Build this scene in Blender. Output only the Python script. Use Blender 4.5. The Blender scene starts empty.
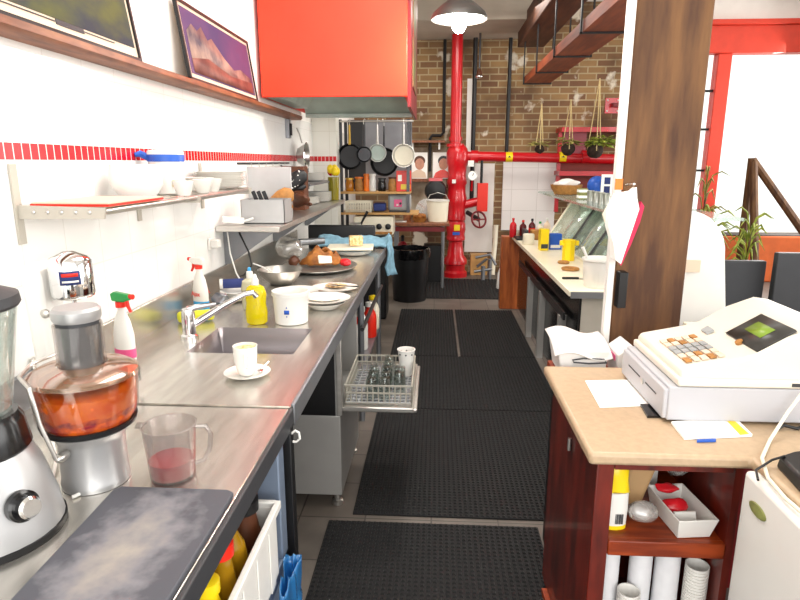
import bpy, math, random
from mathutils import Vector, Matrix, Euler, noise
random.seed(7)
PI = math.pi
SC = bpy.context.scene
COL = SC.collection

# ------------------------------------------------------------------ camera, world, light, exposure
HCAM = 1.58; FPX = 595.0
PITCH = math.atan((300-162)/FPX); YAW = math.atan((436-400)/FPX*math.cos(PITCH))
cd = bpy.data.cameras.new('camera'); cam = bpy.data.objects.new('camera', cd); COL.objects.link(cam)
cam.location = (0, 0, HCAM); cam.rotation_euler = (PI/2-PITCH, 0, YAW)
cd.sensor_width = 36; cd.lens = FPX/800*36; cd.clip_start = .05; cd.clip_end = 200
SC.camera = cam
vs = SC.view_settings
vs.view_transform = 'Standard'; vs.look = 'None'; vs.gamma = 1; vs.use_curve_mapping = False
vs.exposure = 0.55
w = bpy.data.worlds.new('world'); SC.world = w; w.use_nodes = True
bg = w.node_tree.nodes['Background']; bg.inputs[0].default_value = (1, .98, .96, 1); bg.inputs[1].default_value = 1.35

def area(name, loc, target, sx, sy, power, color=(1, 1, 1)):
    l = bpy.data.lights.new(name, 'AREA'); l.shape = 'RECTANGLE'; l.size = sx; l.size_y = sy; l.energy = power; l.color = color
    o = bpy.data.objects.new(name, l); COL.objects.link(o); o.location = loc
    o.rotation_euler = (Vector(target)-Vector(loc)).to_track_quat('-Z', 'Y').to_euler()
    return o
area('window_daylight', (5.6, 7.6, 1.9), (0.2, 3.0, 1.0), 3.2, 2.4, 150, (1, .98, .95))
area('side_daylight', (4.6, 1.6, 2.4), (-1.0, 2.2, 1.0), 2.6, 2.0, 60, (1, .99, .97))
area('front_fill_light', (0.3, -2.4, 1.9), (-.1, 2.6, .7), 3.4, 2.2, 82, (1, .99, .97))  # unseen fill lamp behind the camera, added to brighten the space under the counters
area('kitchen_ceiling_light', (0.0, 2.4, 3.3), (0.0, 2.4, 0), 1.2, 1.8, 44, (1, .97, .93))
area('rear_ceiling_light', (0.4, 6.6, 3.1), (0.6, 7.0, 0), 1.8, 1.2, 38, (1, .95, .88))

# ------------------------------------------------------------------ helpers
_F = Vector((-math.sin(YAW)*math.cos(PITCH), math.cos(YAW)*math.cos(PITCH), -math.sin(PITCH)))
_R = Vector((math.cos(YAW), math.sin(YAW), 0)); _U = _R.cross(_F)
def P(px, py, x=None, y=None, z=None):          # the world point seen at a photo pixel, on the plane x= / y= / z=
    d = _F + (px-400)/FPX*_R - (py-300)/FPX*_U
    t = (z-HCAM)/d.z if z is not None else (y/d.y if y is not None else x/d.x)
    return Vector((0, 0, HCAM)) + d*t

def lin(h):
    if not isinstance(h, str): return tuple(h)+(1,) if len(h) == 3 else h
    c = [int(h[i:i+2], 16)/255 for i in (0, 2, 4)]
    return tuple(v/12.92 if v <= .04045 else ((v+.055)/1.055)**2.4 for v in c)+(1,)

def mat(name, col, rough=.5, metal=0, n=.12, scale=8, bump=0, trans=0, alpha=1, emit=0, col2=None, stretch=(1, 1, 1), spec=.5, ior=1.45, coat=0):
    m = bpy.data.materials.new(name); m.use_nodes = True
    nt = m.node_tree; N = nt.nodes; L = nt.links; b = N['Principled BSDF']
    c = lin(col)
    b.inputs['Base Color'].default_value = c; b.inputs['Roughness'].default_value = rough; b.inputs['Metallic'].default_value = metal
    b.inputs['Specular IOR Level'].default_value = spec; b.inputs['IOR'].default_value = ior
    b.inputs['Transmission Weight'].default_value = trans; b.inputs['Alpha'].default_value = alpha; b.inputs['Coat Weight'].default_value = coat
    if emit:
        b.inputs['Emission Color'].default_value = c; b.inputs['Emission Strength'].default_value = emit
    if n or col2 or bump:
        tc = N.new('ShaderNodeTexCoord'); mp = N.new('ShaderNodeMapping'); L.new(tc.outputs['Object'], mp.inputs[0])
        mp.inputs['Scale'].default_value = stretch
        nz = N.new('ShaderNodeTexNoise'); nz.inputs['Scale'].default_value = scale; nz.inputs['Detail'].default_value = 5
        L.new(mp.outputs[0], nz.inputs['Vector'])
        rp = N.new('ShaderNodeValToRGB'); L.new(nz.outputs['Fac'], rp.inputs[0])
        rp.color_ramp.elements[0].position = .36; rp.color_ramp.elements[1].position = .64
        rp.color_ramp.elements[0].color = lin(col2) if col2 else tuple(v*(1-n) for v in c[:3])+(1,)
        rp.color_ramp.elements[1].color = c
        L.new(rp.outputs[0], b.inputs['Base Color'])
        if bump:
            bp = N.new('ShaderNodeBump'); bp.inputs['Strength'].default_value = bump; bp.inputs['Distance'].default_value = .01
            L.new(nz.outputs['Fac'], bp.inputs['Height']); L.new(bp.outputs[0], b.inputs['Normal'])
    return m

def thinglass(name, tint, refl=.12, haze=0.0, hazecol='F0F0F0'):
    m = bpy.data.materials.new(name); m.use_nodes = True
    nt = m.node_tree; N = nt.nodes; L = nt.links; b = N['Principled BSDF']; out = N['Material Output']
    tr = N.new('ShaderNodeBsdfTransparent'); tr.inputs[0].default_value = lin(tint)
    gl = N.new('ShaderNodeBsdfGlossy'); gl.inputs['Roughness'].default_value = .06
    lw = N.new('ShaderNodeLayerWeight'); lw.inputs[0].default_value = .35
    mr = N.new('ShaderNodeMapRange'); mr.inputs[3].default_value = refl*.5; mr.inputs[4].default_value = min(1, refl*4); L.new(lw.outputs['Facing'], mr.inputs[0])
    b.inputs['Base Color'].default_value = lin(hazecol); b.inputs['Roughness'].default_value = .4
    m0 = N.new('ShaderNodeMixShader'); m0.inputs[0].default_value = haze; L.new(tr.outputs[0], m0.inputs[1]); L.new(b.outputs[0], m0.inputs[2])
    m1 = N.new('ShaderNodeMixShader'); L.new(mr.outputs[0], m1.inputs[0]); L.new(m0.outputs[0], m1.inputs[1]); L.new(gl.outputs[0], m1.inputs[2])
    L.new(m1.outputs[0], out.inputs['Surface'])
    return m

def brickmat(name, axes, c1, c2, mortar, bw, bh, ms, offset=.5, rough=.6, stripe=None, patch=None, squash=0, bump=0.25, dirt=None):
    m = bpy.data.materials.new(name); m.use_nodes = True
    nt = m.node_tree; N = nt.nodes; L = nt.links; b = N['Principled BSDF']; b.inputs['Roughness'].default_value = rough
    tc = N.new('ShaderNodeTexCoord'); sp = N.new('ShaderNodeSeparateXYZ'); L.new(tc.outputs['Object'], sp.inputs[0])
    cb = N.new('ShaderNodeCombineXYZ'); L.new(sp.outputs[axes[0]], cb.inputs[0]); L.new(sp.outputs[axes[1]], cb.inputs[1])
    def brick(a, b_, mo, w_, h_, s_, off):
        t = N.new('ShaderNodeTexBrick'); L.new(cb.outputs[0], t.inputs['Vector']); t.offset = off
        t.inputs['Color1'].default_value = lin(a); t.inputs['Color2'].default_value = lin(b_); t.inputs['Mortar'].default_value = lin(mo)
        t.inputs['Scale'].default_value = 1; t.inputs['Brick Width'].default_value = w_; t.inputs['Row Height'].default_value = h_
        t.inputs['Mortar Size'].default_value = s_; t.inputs['Mortar Smooth'].default_value = .3
        return t
    t = brick(c1, c2, mortar, bw, bh, ms, offset); out = t.outputs['Color']
    def mix(fac, a, b_):
        x = N.new('ShaderNodeMix'); x.data_type = 'RGBA'; L.new(fac, x.inputs[0]); L.new(a, x.inputs[6])
        if isinstance(b_, tuple): x.inputs[7].default_value = b_
        else: L.new(b_, x.inputs[7])
        return x.outputs[2]
    def noisefac(scale, lo, hi):
        nz = N.new('ShaderNodeTexNoise'); nz.inputs['Scale'].default_value = scale; nz.inputs['Detail'].default_value = 6; L.new(tc.outputs['Object'], nz.inputs['Vector'])
        r = N.new('ShaderNodeMapRange'); r.inputs[1].default_value = lo; r.inputs[2].default_value = hi; L.new(nz.outputs['Fac'], r.inputs[0]); return r.outputs[0]
    if dirt: out = mix(noisefac(dirt[0], .45, .7), out, lin(dirt[1]))
    if patch: out = mix(noisefac(patch[0], patch[2], patch[2]+.04), out, lin(patch[1]))
    if stripe:
        z0, z1 = stripe
        s = brick('D4121C', 'B80D16', 'F4DEDA', .036, 1.0, .0022, 0)
        a = N.new('ShaderNodeMath'); a.operation = 'GREATER_THAN'; L.new(sp.outputs[2], a.inputs[0]); a.inputs[1].default_value = z0
        c = N.new('ShaderNodeMath'); c.operation = 'LESS_THAN'; L.new(sp.outputs[2], c.inputs[0]); c.inputs[1].default_value = z1
        mu = N.new('ShaderNodeMath'); mu.operation = 'MULTIPLY'; L.new(a.outputs[0], mu.inputs[0]); L.new(c.outputs[0], mu.inputs[1])
        out = mix(mu.outputs[0], out, s.outputs['Color'])
    L.new(out, b.inputs['Base Color'])
    if bump:
        bp = N.new('ShaderNodeBump'); bp.inputs['Strength'].default_value = bump; bp.inputs['Distance'].default_value = .005; bp.invert = True
        L.new(t.outputs['Fac'], bp.inputs['Height']); L.new(bp.outputs[0], b.inputs['Normal'])
    return m

class B:
    def __init__(s): s.v = []; s.f = []; s.M = Matrix()
    def at(s, loc=(0, 0, 0), rot=(0, 0, 0)): s.M = Matrix.Translation(loc) @ Euler(rot).to_matrix().to_4x4(); return s
    def add(s, vs, fs):
        k = len(s.v); s.v += [s.M @ Vector(v) for v in vs]; s.f += [[i+k for i in f] for f in fs]; return s
    def box(s, x0, x1, y0, y1, z0, z1):
        return s.add([(x0, y0, z0), (x1, y0, z0), (x1, y1, z0), (x0, y1, z0), (x0, y0, z1), (x1, y0, z1), (x1, y1, z1), (x0, y1, z1)],
                     [(3, 2, 1, 0), (4, 5, 6, 7), (0, 1, 5, 4), (1, 2, 6, 5), (2, 3, 7, 6), (3, 0, 4, 7)])
    def cbox(s, c, d): return s.box(c[0]-d[0]/2, c[0]+d[0]/2, c[1]-d[1]/2, c[1]+d[1]/2, c[2]-d[2]/2, c[2]+d[2]/2)
    def lathe(s, prof, c=(0, 0, 0), n=24, sx=1, sy=1, loop=False):
        vs = []; fs = []; m = len(prof)
        for r, z in prof:
            for k in range(n):
                a = 2*PI*k/n; vs.append((c[0]+r*sx*math.cos(a), c[1]+r*sy*math.sin(a), c[2]+z))
        for i in range(m if loop else m-1):
            j = (i+1) % m
            for k in range(n):
                l = (k+1) % n; fs.append((i*n+k, i*n+l, j*n+l, j*n+k))
        if not loop:
            fs.append(tuple(range(n-1, -1, -1))); fs.append(tuple((m-1)*n+k for k in range(n)))
        return s.add(vs, fs)
    def cyl(s, p0, p1, r0, r1=None, n=16): return s.tube([p0, p1], [r0, r0 if r1 is None else r1], n)
    def tube(s, pts, r, n=8, closed=False):
        pts = [Vector(p) for p in pts]; m = len(pts); rs = r if isinstance(r, (list, tuple)) else [r]*m
        vs = []; fs = []; up = None
        for i, p in enumerate(pts):
            if closed: t = pts[(i+1) % m]-pts[i-1]
            else: t = pts[min(i+1, m-1)]-pts[max(i-1, 0)]
            t.normalize()
            if up is None: up = Vector((0, 0, 1)) if abs(t.z) < .9 else Vector((1, 0, 0))
            a = t.cross(up)
            if a.length < 1e-4: a = t.cross(Vector((0, 1, 0)))
            a.normalize(); b = a.cross(t).normalized(); up = b
            for k in range(n):
                q = 2*PI*k/n; vs.append(p + (a*math.cos(q)+b*math.sin(q))*rs[i])
        for i in range(m if closed else m-1):
            j = (i+1) % m
            for k in range(n):
                l = (k+1) % n; fs.append((i*n+k, i*n+l, j*n+l, j*n+k))
        if not closed: fs.append(tuple(range(n-1, -1, -1))); fs.append(tuple((m-1)*n+k for k in range(n)))
        return s.add(vs, fs)
    def ball(s, c, rx, ry=None, rz=None, n=14, m=9):
        ry = ry or rx; rz = rz or rx
        prof = [(max(1e-4, math.sin(PI*i/m)), -math.cos(PI*i/m)) for i in range(m+1)]
        vs = []; fs = []
        for r, z in prof:
            for k in range(n):
                a = 2*PI*k/n; vs.append((c[0]+rx*r*math.cos(a), c[1]+ry*r*math.sin(a), c[2]+rz*z))
        for i in range(m):
            for k in range(n):
                l = (k+1) % n; fs.append((i*n+k, i*n+l, i*n+n+l, i*n+n+k))
        return s.add(vs, fs)
    def prism(s, poly, axis, a, b):                       # poly in the two other axes, extruded along axis from a to b
        def mk(p, t): return (t, p[0], p[1]) if axis == 'x' else ((p[0], t, p[1]) if axis == 'y' else (p[0], p[1], t))
        n = len(poly); vs = [mk(p, a) for p in poly]+[mk(p, b) for p in poly]
        fs = [tuple(range(n-1, -1, -1)), tuple(range(n, 2*n))]+[(i, (i+1) % n, n+(i+1) % n, n+i) for i in range(n)]
        return s.add(vs, fs)
    def grid(s, fn, nu, nv):
        vs = [fn(i/nu, j/nv) for j in range(nv+1) for i in range(nu+1)]; w_ = nu+1
        return s.add(vs, [(j*w_+i, j*w_+i+1, (j+1)*w_+i+1, (j+1)*w_+i) for j in range(nv) for i in range(nu)])
    def crumple(s, amt, sc, seed=0):
        for i, v in enumerate(s.v): s.v[i] = v + noise.noise_vector(v*sc+Vector((seed, seed*2, 0)))*amt
        return s

def ob(b, name, m, parent=None, bevel=0, solid=0, sub=0, flat=False, ang=38):
    me = bpy.data.meshes.new(name); me.from_pydata([tuple(v) for v in b.v], [], b.f)
    import bmesh
    bm = bmesh.new(); bm.from_mesh(me); bmesh.ops.recalc_face_normals(bm, faces=bm.faces); bm.to_mesh(me); bm.free()
    o = bpy.data.objects.new(name, me); COL.objects.link(o); me.materials.append(m)
    if not flat:
        me.shade_smooth(); me.set_sharp_from_angle(angle=math.radians(ang))
    if solid: md = o.modifiers.new('solid', 'SOLIDIFY'); md.thickness = solid; md.offset = 0
    if sub: md = o.modifiers.new('sub', 'SUBSURF'); md.levels = sub; md.render_levels = sub
    if bevel: md = o.modifiers.new('bevel', 'BEVEL'); md.width = bevel; md.segments = 2; md.limit_method = 'ANGLE'; md.angle_limit = math.radians(40)
    if parent: o.parent = parent
    return o
def tag(o, label, cat, group=None):
    o['label'] = label; o['category'] = cat
    if group: o['group'] = group
    return o
def T(name, label, cat, loc=(0, 0, 0), rot=(0, 0, 0), group=None):
    o = bpy.data.objects.new(name, None); COL.objects.link(o); o.location = loc; o.empty_display_size = .05
    o.rotation_euler = rot if isinstance(rot, (tuple, list)) else (0, 0, rot)
    return tag(o, label, cat, group)
def one(b, name, m, label, cat, loc=(0, 0, 0), rot=(0, 0, 0), group=None, **k):
    o = ob(b, name, m, **k); o.location = loc; o.rotation_euler = rot if isinstance(rot, (tuple, list)) else (0, 0, rot)
    return tag(o, label, cat, group)
def struct(b, name, m, **k):
    o = ob(b, name, m, **k); o['kind'] = 'structure'; return o
def dup(o, loc=None, label=None, rot=None, parent=None, group=None):
    c = o.copy(); COL.objects.link(c)
    if parent: c.parent = parent
    if loc is not None: c.location = loc
    if rot is not None: c.rotation_euler = rot if isinstance(rot, (tuple, list)) else (0, 0, rot)
    if label: c['label'] = label
    if group: c['group'] = group
    for ch in list(o.children): dup(ch, parent=c)
    return c
def text(body, size, loc, rot, m, parent, name='lettering', depth=.0006):
    cu = bpy.data.curves.new('t', 'FONT'); cu.body = body; cu.size = size; cu.align_x = 'CENTER'; cu.align_y = 'CENTER'; cu.extrude = depth
    t = bpy.data.objects.new('t', cu); COL.objects.link(t)
    me = bpy.data.meshes.new_from_object(t.evaluated_get(bpy.context.evaluated_depsgraph_get()))
    bpy.data.objects.remove(t); me.name = name; me.materials.clear(); me.materials.append(m)
    o = bpy.data.objects.new(name, me); COL.objects.link(o); o.location = loc; o.rotation_euler = rot; o.parent = parent
    return o

# ------------------------------------------------------------------ materials
M = {}
def wornboard():
    m = mat('board', '4C4D54', .6, n=.15, scale=30); nt = m.node_tree; N = nt.nodes; L = nt.links; b = N['Principled BSDF']
    tc = N.new('ShaderNodeTexCoord'); mp = N.new('ShaderNodeMapping'); L.new(tc.outputs['Object'], mp.inputs[0]); mp.inputs['Scale'].default_value = (5.6, 2.4, 0)
    nz = N.new('ShaderNodeTexNoise'); nz.inputs['Scale'].default_value = 26; nz.inputs['Detail'].default_value = 6; L.new(tc.outputs['Object'], nz.inputs['Vector'])
    ln = N.new('ShaderNodeVectorMath'); ln.operation = 'LENGTH'; L.new(mp.outputs[0], ln.inputs[0])
    ad = N.new('ShaderNodeMath'); ad.operation = 'MULTIPLY_ADD'; ad.inputs[1].default_value = .8; L.new(nz.outputs['Fac'], ad.inputs[0]); L.new(ln.outputs['Value'], ad.inputs[2])
    rp = N.new('ShaderNodeValToRGB'); L.new(ad.outputs[0], rp.inputs[0])
    rp.color_ramp.elements[0].position = .35; rp.color_ramp.elements[0].color = lin('9A938A'); rp.color_ramp.elements[1].position = 1.3/1.3; rp.color_ramp.elements[1].color = lin('4C4D54')
    e = rp.color_ramp.elements.new(.75); e.color = lin('76757A'); L.new(rp.outputs[0], b.inputs['Base Color'])
    return m
def dm(k, *a, **kw): M[k] = mat(k, *a, **kw)
dm('steel', 'C9C6C0', .3, .9, n=.14, scale=5, stretch=(1, 6, 6)); dm('steel_top', 'D2CEC6', .26, .85, n=.2, scale=5, stretch=(8, 1, 1))
dm('basin_steel', '8E888A', .36, .8, n=.15, scale=3); dm('bracket', 'B4AEA2', .45, .2, n=.1)
dm('steel_dull', '8E9094', .42, .75, n=.2, scale=4); dm('chrome', 'DADADA', .07, 1, n=0); dm('brushed', 'B8B8B8', .38, .6, n=.08)
dm('steel_satin', 'A8A6A2', .38, .45, n=.15, scale=3); dm('dark_steel', '4A4A4C', .35, .8, n=.3, scale=6)
dm('white', 'E2E0DA', .4, n=.03); dm('cream', 'ECE4CE', .4, n=.04); dm('white_matte', 'E0DEDA', .75, n=.03); dm('china', 'E6E3DC', .15, n=.02, coat=.3)
dm('black', '131315', .45, n=.3); dm('black_gloss', '0C0C0E', .18, n=.2); dm('rubber', '0D0D0E', .75, n=.3, scale=20); dm('charcoal', '38393C', .5, n=.1)
dm('red', 'E02A18', .35, n=.06); dm('hood_red', 'FB3C1C', .45, n=.1, scale=1.5, col2='F43414'); dm('pipe_red', 'C8101C', .28, n=.15, coat=.3); dm('frame_red', 'D8402A', .45, n=.1)
dm('dark_red', '7A0E16', .4, n=.3)
dm('cabinet_wood', '6E1E10', .35, n=.4, scale=5, col2='400E08', stretch=(4, 4, .8), coat=.3); dm('shelf_wood', '9A3E14', .4, n=.3, scale=6, col2='6E260C', stretch=(1, 6, 6))
dm('ledge_wood', '8E5634', .45, col2='6C3C22', scale=7, stretch=(5, 1, 5)); dm('panel_wood', 'B4602A', .4, col2='8A4018', scale=6, stretch=(6, 6, .7))
dm('post_wood', '74502E', .7, col2='4A2E1C', scale=5, stretch=(3, 3, .45), bump=.5); dm('beam_wood', '5A3420', .6, col2='3A2014', scale=5, stretch=(4, .5, 4)); dm('tray_rust', '8E4424', .5, col2='6A2E18', scale=5, stretch=(4, .5, 4))
dm('laminate', 'B79E80', .4, n=.1, scale=60); dm('pine', 'C89A5C', .5, n=.2, scale=8)
dm('yellow', 'F2D21A', .3, n=.05); dm('amber', 'B8721A', .2, n=.1); dm('orange', 'EE7A1A', .4, n=.2); dm('green', '1E9A48', .35, n=.08); dm('blue', '2458B8', .4, n=.08); dm('sky_blue', '3AA4E0', .35, n=.06)
dm('towel_blue', '7FA8BC', .9, n=.2, scale=30, bump=.6); dm('navy', '26356E', .7, n=.2); dm('pink', 'E0568A', .4, n=.05); dm('brown', '5A3018', .5, n=.25); dm('tan', 'B07A3C', .6, n=.3, scale=30); dm('kraft', 'B59266', .7, n=.15)
M['glass'] = thinglass('glass', 'F4F8F6', .14); M['clear'] = thinglass('clear', 'F2F0EC', .1); M['green_glass'] = thinglass('green_glass', 'EEF8F2', .14, .3, 'DCEEE4')  # green_glass haze colour puts a bright window's reflection into the case panes
M['jug_plastic'] = thinglass('jug_plastic', 'EAE6E4', .1, .05); M['lid_trans'] = thinglass('lid_trans', 'F0D8C8', .14, .12, 'E8C8A8'); M['bag_clear'] = thinglass('bag_clear', 'E4E2DE', .2, .28, 'F0EEEA'); M['bag_blue'] = thinglass('bag_blue', '8AC4EA', .12, .5, '3A9AE0')
dm('juice_red', 'B02A2E', .3, n=.1); dm('pulp', 'F07C18', .5, col2='E05A10', scale=30, n=.2); dm('beet', '8E0E2A', .5, col2='F07018', scale=40)
dm('foam', 'F4DCA8', .6, col2='C89858', scale=60); dm('paper', 'FAF8F2', .8, n=.02); dm('olive', '80844A', .4, n=.1); dm('gray_plastic', '9C9E9E', .5, n=.08); dm('gray_cream', '9E9A8E', .5, n=.06)
M['board'] = wornboard(); dm('foodmix', 'D8BE8E', .7, col2='7A5230', scale=45); dm('bread', 'A86A2A', .6, col2='7C4616', scale=25); dm('leaf', '6A7E28', .5, col2='A8B244', scale=20); dm('leaf_dry', 'A49B52', .6, col2='7E7A3C', scale=20)
dm('coir', '33241A', .9, n=.4, scale=40, bump=.8); dm('rope', 'D8C08A', .8, n=.2, scale=60); dm('register', 'DAD3C4', .45, n=.03); dm('drawer_gray', 'B4B4B8', .5, n=.04); dm('lcd', '7A9430', .3, n=.05); dm('display_dark', '35332F', .3, n=.1)
dm('bluegrey', '7E8CA0', .45, n=.15, metal=.3); dm('plaster', 'EFECE6', .8, n=.04); dm('soffit', 'B8AEA0', .8, n=.12, scale=3); dm('hood_green', 'C2D2C8', .4, .1, n=.2, scale=6); dm('greypanel', '9A9CA2', .5, n=.1); dm('sponge_y', 'D8D83A', .9, n=.1, bump=.5)
dm('magenta', 'C8184A', .4, n=.1); dm('terracotta', 'D86A34', .7, n=.15); 
dm('sauce_red', 'D0202A', .25, n=.05); dm('ketch_dark', '5A1014', .25, n=.1); dm('mountain', 'B08C7C', .6, col2='46303C', scale=6); dm('lily', '3A4250', .6, col2='B0A860', scale=9); dm('mount', 'DCC4AC', .7, n=.02); dm('bulb', 'FFFFFF', emit=45, n=0); dm('lamp_shade', '4A4642', .4, .4, n=.1); dm('lamp_inner', 'FBFAF6', .5, n=.02)
dm('portrait_skin', 'C89078', .7, n=.2, scale=20); dm('gold', 'C8A040', .3, .6, n=.1); dm('grey_trim', '2A2624', .5, n=.2)

# ------------------------------------------------------------------ the setting
WX = -1.16; BY = 8.7; CZ = 3.65
ft = brickmat('floor_tile', (0, 1), '6E665E', '625A52', '38332E', .3, .3, .004, 0, .5, dirt=(2.5, '4A443E'), bump=.15)
wt = brickmat('wall_tile', (1, 2), 'F1F0EC', 'EEEDE9', 'E2E0DA', .2, .31, .0022, 0, .25, stripe=(1.586, 1.632), bump=.1)
wt2 = brickmat('return_tile', (0, 2), 'EFEDE4', 'ECEAE0', 'DAD6C8', .2, .31, .0022, 0, .25, stripe=(1.586, 1.632), bump=.1)
bk = brickmat('brick', (0, 2), '9A7A50', '74523A', 'AC9A78', .24, .086, .010, .5, .85, dirt=(1.3, '4C3422'), patch=(2.2, 'D2C8B6', .615), bump=.5)
wtile = brickmat('panel_tile', (0, 2), 'ECE8E4', 'E8E4E0', 'CFCAC4', .36, .3, .004, 0, .3, bump=.1)
struct(B().box(-1.5, 7.2, -3, BY+.1, -.1, 0), 'floor', ft)
struct(B().box(WX-.14, WX, -.6, BY+.1, 0, 1.93), 'wall_left', wt)
struct(B().box(WX-.14, WX-.001, -.6, BY+.1, 1.93, CZ), 'wall_left_upper', M['plaster'])
struct(B().box(WX, -.935, 5.72, 5.9, 0, CZ), 'wall_return', wt2)
b = B().box(WX-.14, 3.45, BY, BY+.18, 0, CZ).box(3.45, 7.2, BY, BY+.18, 0, .12)
struct(B().box(3.45, 7.2, BY-.05, BY+.18, 3.4, CZ), 'wall_back_upper', M['plaster'])
struct(b, 'wall_back', bk)
struct(B().box(7.0, 7.15, 2.5, BY+.1, 0, CZ), 'wall_right', M['plaster'])
struct(B().box(-1.3, 7.2, -.6, BY+.2, CZ, CZ+.12), 'ceiling', M['plaster'])
struct(B().box(-.95, 1.46, 7.55, BY, 3.2, CZ), 'ceiling_soffit', M['soffit'])
# picture ledge
b = B().prism([(WX, 1.905), (WX+.075, 1.905), (WX+.09, 1.915), (WX+.09, 1.935), (WX, 1.935)], 'y', -.2, 4.9)
struct(b, 'trim_1', M['ledge_wood'])
# shopfront window across the back right
fr = B()
for x0, x1 in ((3.45, 3.58), (3.72, 3.9), (5.6, 5.75), (7.0, 7.15)): fr.box(x0, x1, BY-.06, BY+.1, .12, 2.98)
fr.box(3.45, 7.2, BY-.09, BY+.1, 2.98, 3.32).box(3.45, 7.2, BY-.14, BY+.1, 3.32, 3.385).box(3.45, 7.2, BY-.06, BY+.1, .12, .38)
wf = struct(fr, 'window_1', M['frame_red'], bevel=.008)
g = B().box(3.58, 3.72, BY+.02, BY+.03, .38, 2.98).box(3.9, 5.6, BY+.02, BY+.03, .38, 2.98).box(5.75, 7.0, BY+.02, BY+.03, .38, 2.98)
ob(g, 'pane', M['glass'], wf)
g = B()
for z in (.9, 1.45, 2.0, 2.5): g.box(3.58, 3.72, BY-.01, BY+.04, z, z+.03)
ob(g, 'glazing_bar', M['black'], wf)
# ground outside
struct(B().box(2.5, 16, BY+.2, 20, -.12, -.02), 'pavement', mat('pavement', 'F4F2EE', .8, n=.1))

def mat_mesh(x0, x1, y0, y1, pitch=.024):
    b = B().box(x0, x1, y0, y1, 0, .008); nx = int((x1-x0)/pitch); ny = int((y1-y0)/pitch)
    vs = []; fs = []; h = pitch*.36; q = pitch*.2
    for i in range(nx):
        for j in range(ny):
            cx = x0+(i+.5)*(x1-x0)/nx; cy = y0+(j+.5)*(y1-y0)/ny; k = len(vs)
            vs += [(cx-h, cy-h, .007), (cx+h, cy-h, .007), (cx+h, cy+h, .007), (cx-h, cy+h, .007), (cx-q, cy-q, .014), (cx+q, cy-q, .014), (cx+q, cy+q, .014), (cx-q, cy+q, .014)]
            fs += [(k, k+1, k+5, k+4), (k+1, k+2, k+6, k+5), (k+2, k+3, k+7, k+6), (k+3, k, k+4, k+7), (k+4, k+5, k+6, k+7)]
    return b.add(vs, fs)
G = 'black rubber floor mats along the aisle'
for r, lab in (((-.46, .47, 1.0, 2.365), 'black studded rubber floor mat nearest, in front of the beige counter'),
               ((-.36, .8, 2.425, 3.62), 'black studded rubber floor mat beside the open dishwasher door'),
               ((-.33, .84, 3.64, 4.72), 'black studded rubber floor mat in the middle of the aisle'),
               ((-.36, .205, 4.74, 6.33), 'black studded rubber floor mat on the left before the black bin'),
               ((.225, .84, 4.74, 6.33), 'black studded rubber floor mat at the foot of the brown wooden end panel')):
    one(mat_mesh(*r), 'floor_mat', M['rubber'], lab, 'mat', group=G, flat=True)
one(mat_mesh(-.1, .85, 6.9, 8.1, .04), 'floor_mat', M['rubber'], 'black rubber mat lying in front of the red pipe base', 'mat', group=G, flat=True)

# ------------------------------------------------------------------ the left benches
EX = -.397; TZ = .9; SZ = TZ+.0045
t = T('prep_bench', 'near stainless prep bench along the white tiled wall with open shelf below', 'bench', (-.78, .9, 0))
def rel(o, p): return (p[0]-o.location.x, p[1]-o.location.y, p[2]-o.location.z)
t.location = (0, 0, 0)
ob(B().box(WX+.005, EX-.008, .15, 1.55, TZ-.035, TZ), 'worktop', M['steel_top'], t, bevel=.004)
ob(B().box(EX-.008, EX+.004, .15, 1.55, TZ-.05, TZ+.003), 'front_edge', M['charcoal'], t, bevel=.003)
ob(B().box(WX+.005, WX+.02, .15, 1.55, TZ, TZ+.1), 'upstand', M['steel_dull'], t)
ob(B().box(-.47, EX-.01, 1.42, 1.475, 0, TZ-.036), 'leg', M['bluegrey'], t, bevel=.004)
ob(B().box(-.47, EX-.01, .3, .355, 0, TZ-.036), 'leg', M['bluegrey'], t, bevel=.004)
ob(B().box(WX+.03, WX+.08, 1.42, 1.475, 0, TZ-.036), 'leg', M['bluegrey'], t, bevel=.004)
ob(B().box(WX+.03, EX-.01, .3, 1.475, .47, .51), 'lower_shelf', M['bluegrey'], t, bevel=.003)
ob(B().box(-.9, -.475, 1.44, 1.46, .512, TZ-.037), 'end_panel', M['panel_wood'], t)
ob(B().box(-.44, -.392, 1.5, 1.535, 0, TZ-.036), 'post', M['black'], t, bevel=.003)

t = T('sink_bench', 'long stainless sink bench running back along the left wall', 'bench')
sx0, sx1, sy0, sy1 = -.9, -.505, 2.02, 2.36
b = B().box(WX+.005, sx0, 1.556, 4.7, TZ-.03, TZ+.004).box(sx1, EX, 1.556, 4.7, TZ-.03, TZ+.004).box(sx0, sx1, 1.556, sy0, TZ-.03, TZ+.004).box(sx0, sx1, sy1, 4.7, TZ-.03, TZ+.004)
ob(b, 'worktop', M['steel_top'], t)
ob(B().box(EX-.006, EX+.006, 1.556, 4.7, TZ-.055, TZ+.012), 'front_lip', M['steel_dull'], t, bevel=.004)
b = B(); d = .17; r = .02
b.grid(lambda u, v: (sx0+(sx1-sx0)*u, sy0+(sy1-sy0)*v, TZ+.004 - d*min(1, 14*min(u, 1-u, v, 1-v))**.5), 28, 28)
ob(b, 'basin', M['basin_steel'], t, solid=.002)
ob(B().lathe([(.032, 0), (.03, .003), (.012, .003), (.01, .001)], (-.7, 2.2, TZ-.165)), 'drain', M['chrome'], t)
ob(B().box(WX+.003, WX+.016, 1.556, 4.9, TZ+.004, TZ+.13), 'backsplash', M['steel_top'], t, bevel=.003)
fa = ob(B().lathe([(.034, 0), (.034, .012), (.026, .018), (.026, .1), (.022, .118), (.01, .122)], (-.96, 2.2, TZ+.004)), 'faucet', M['chrome'], t)
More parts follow.
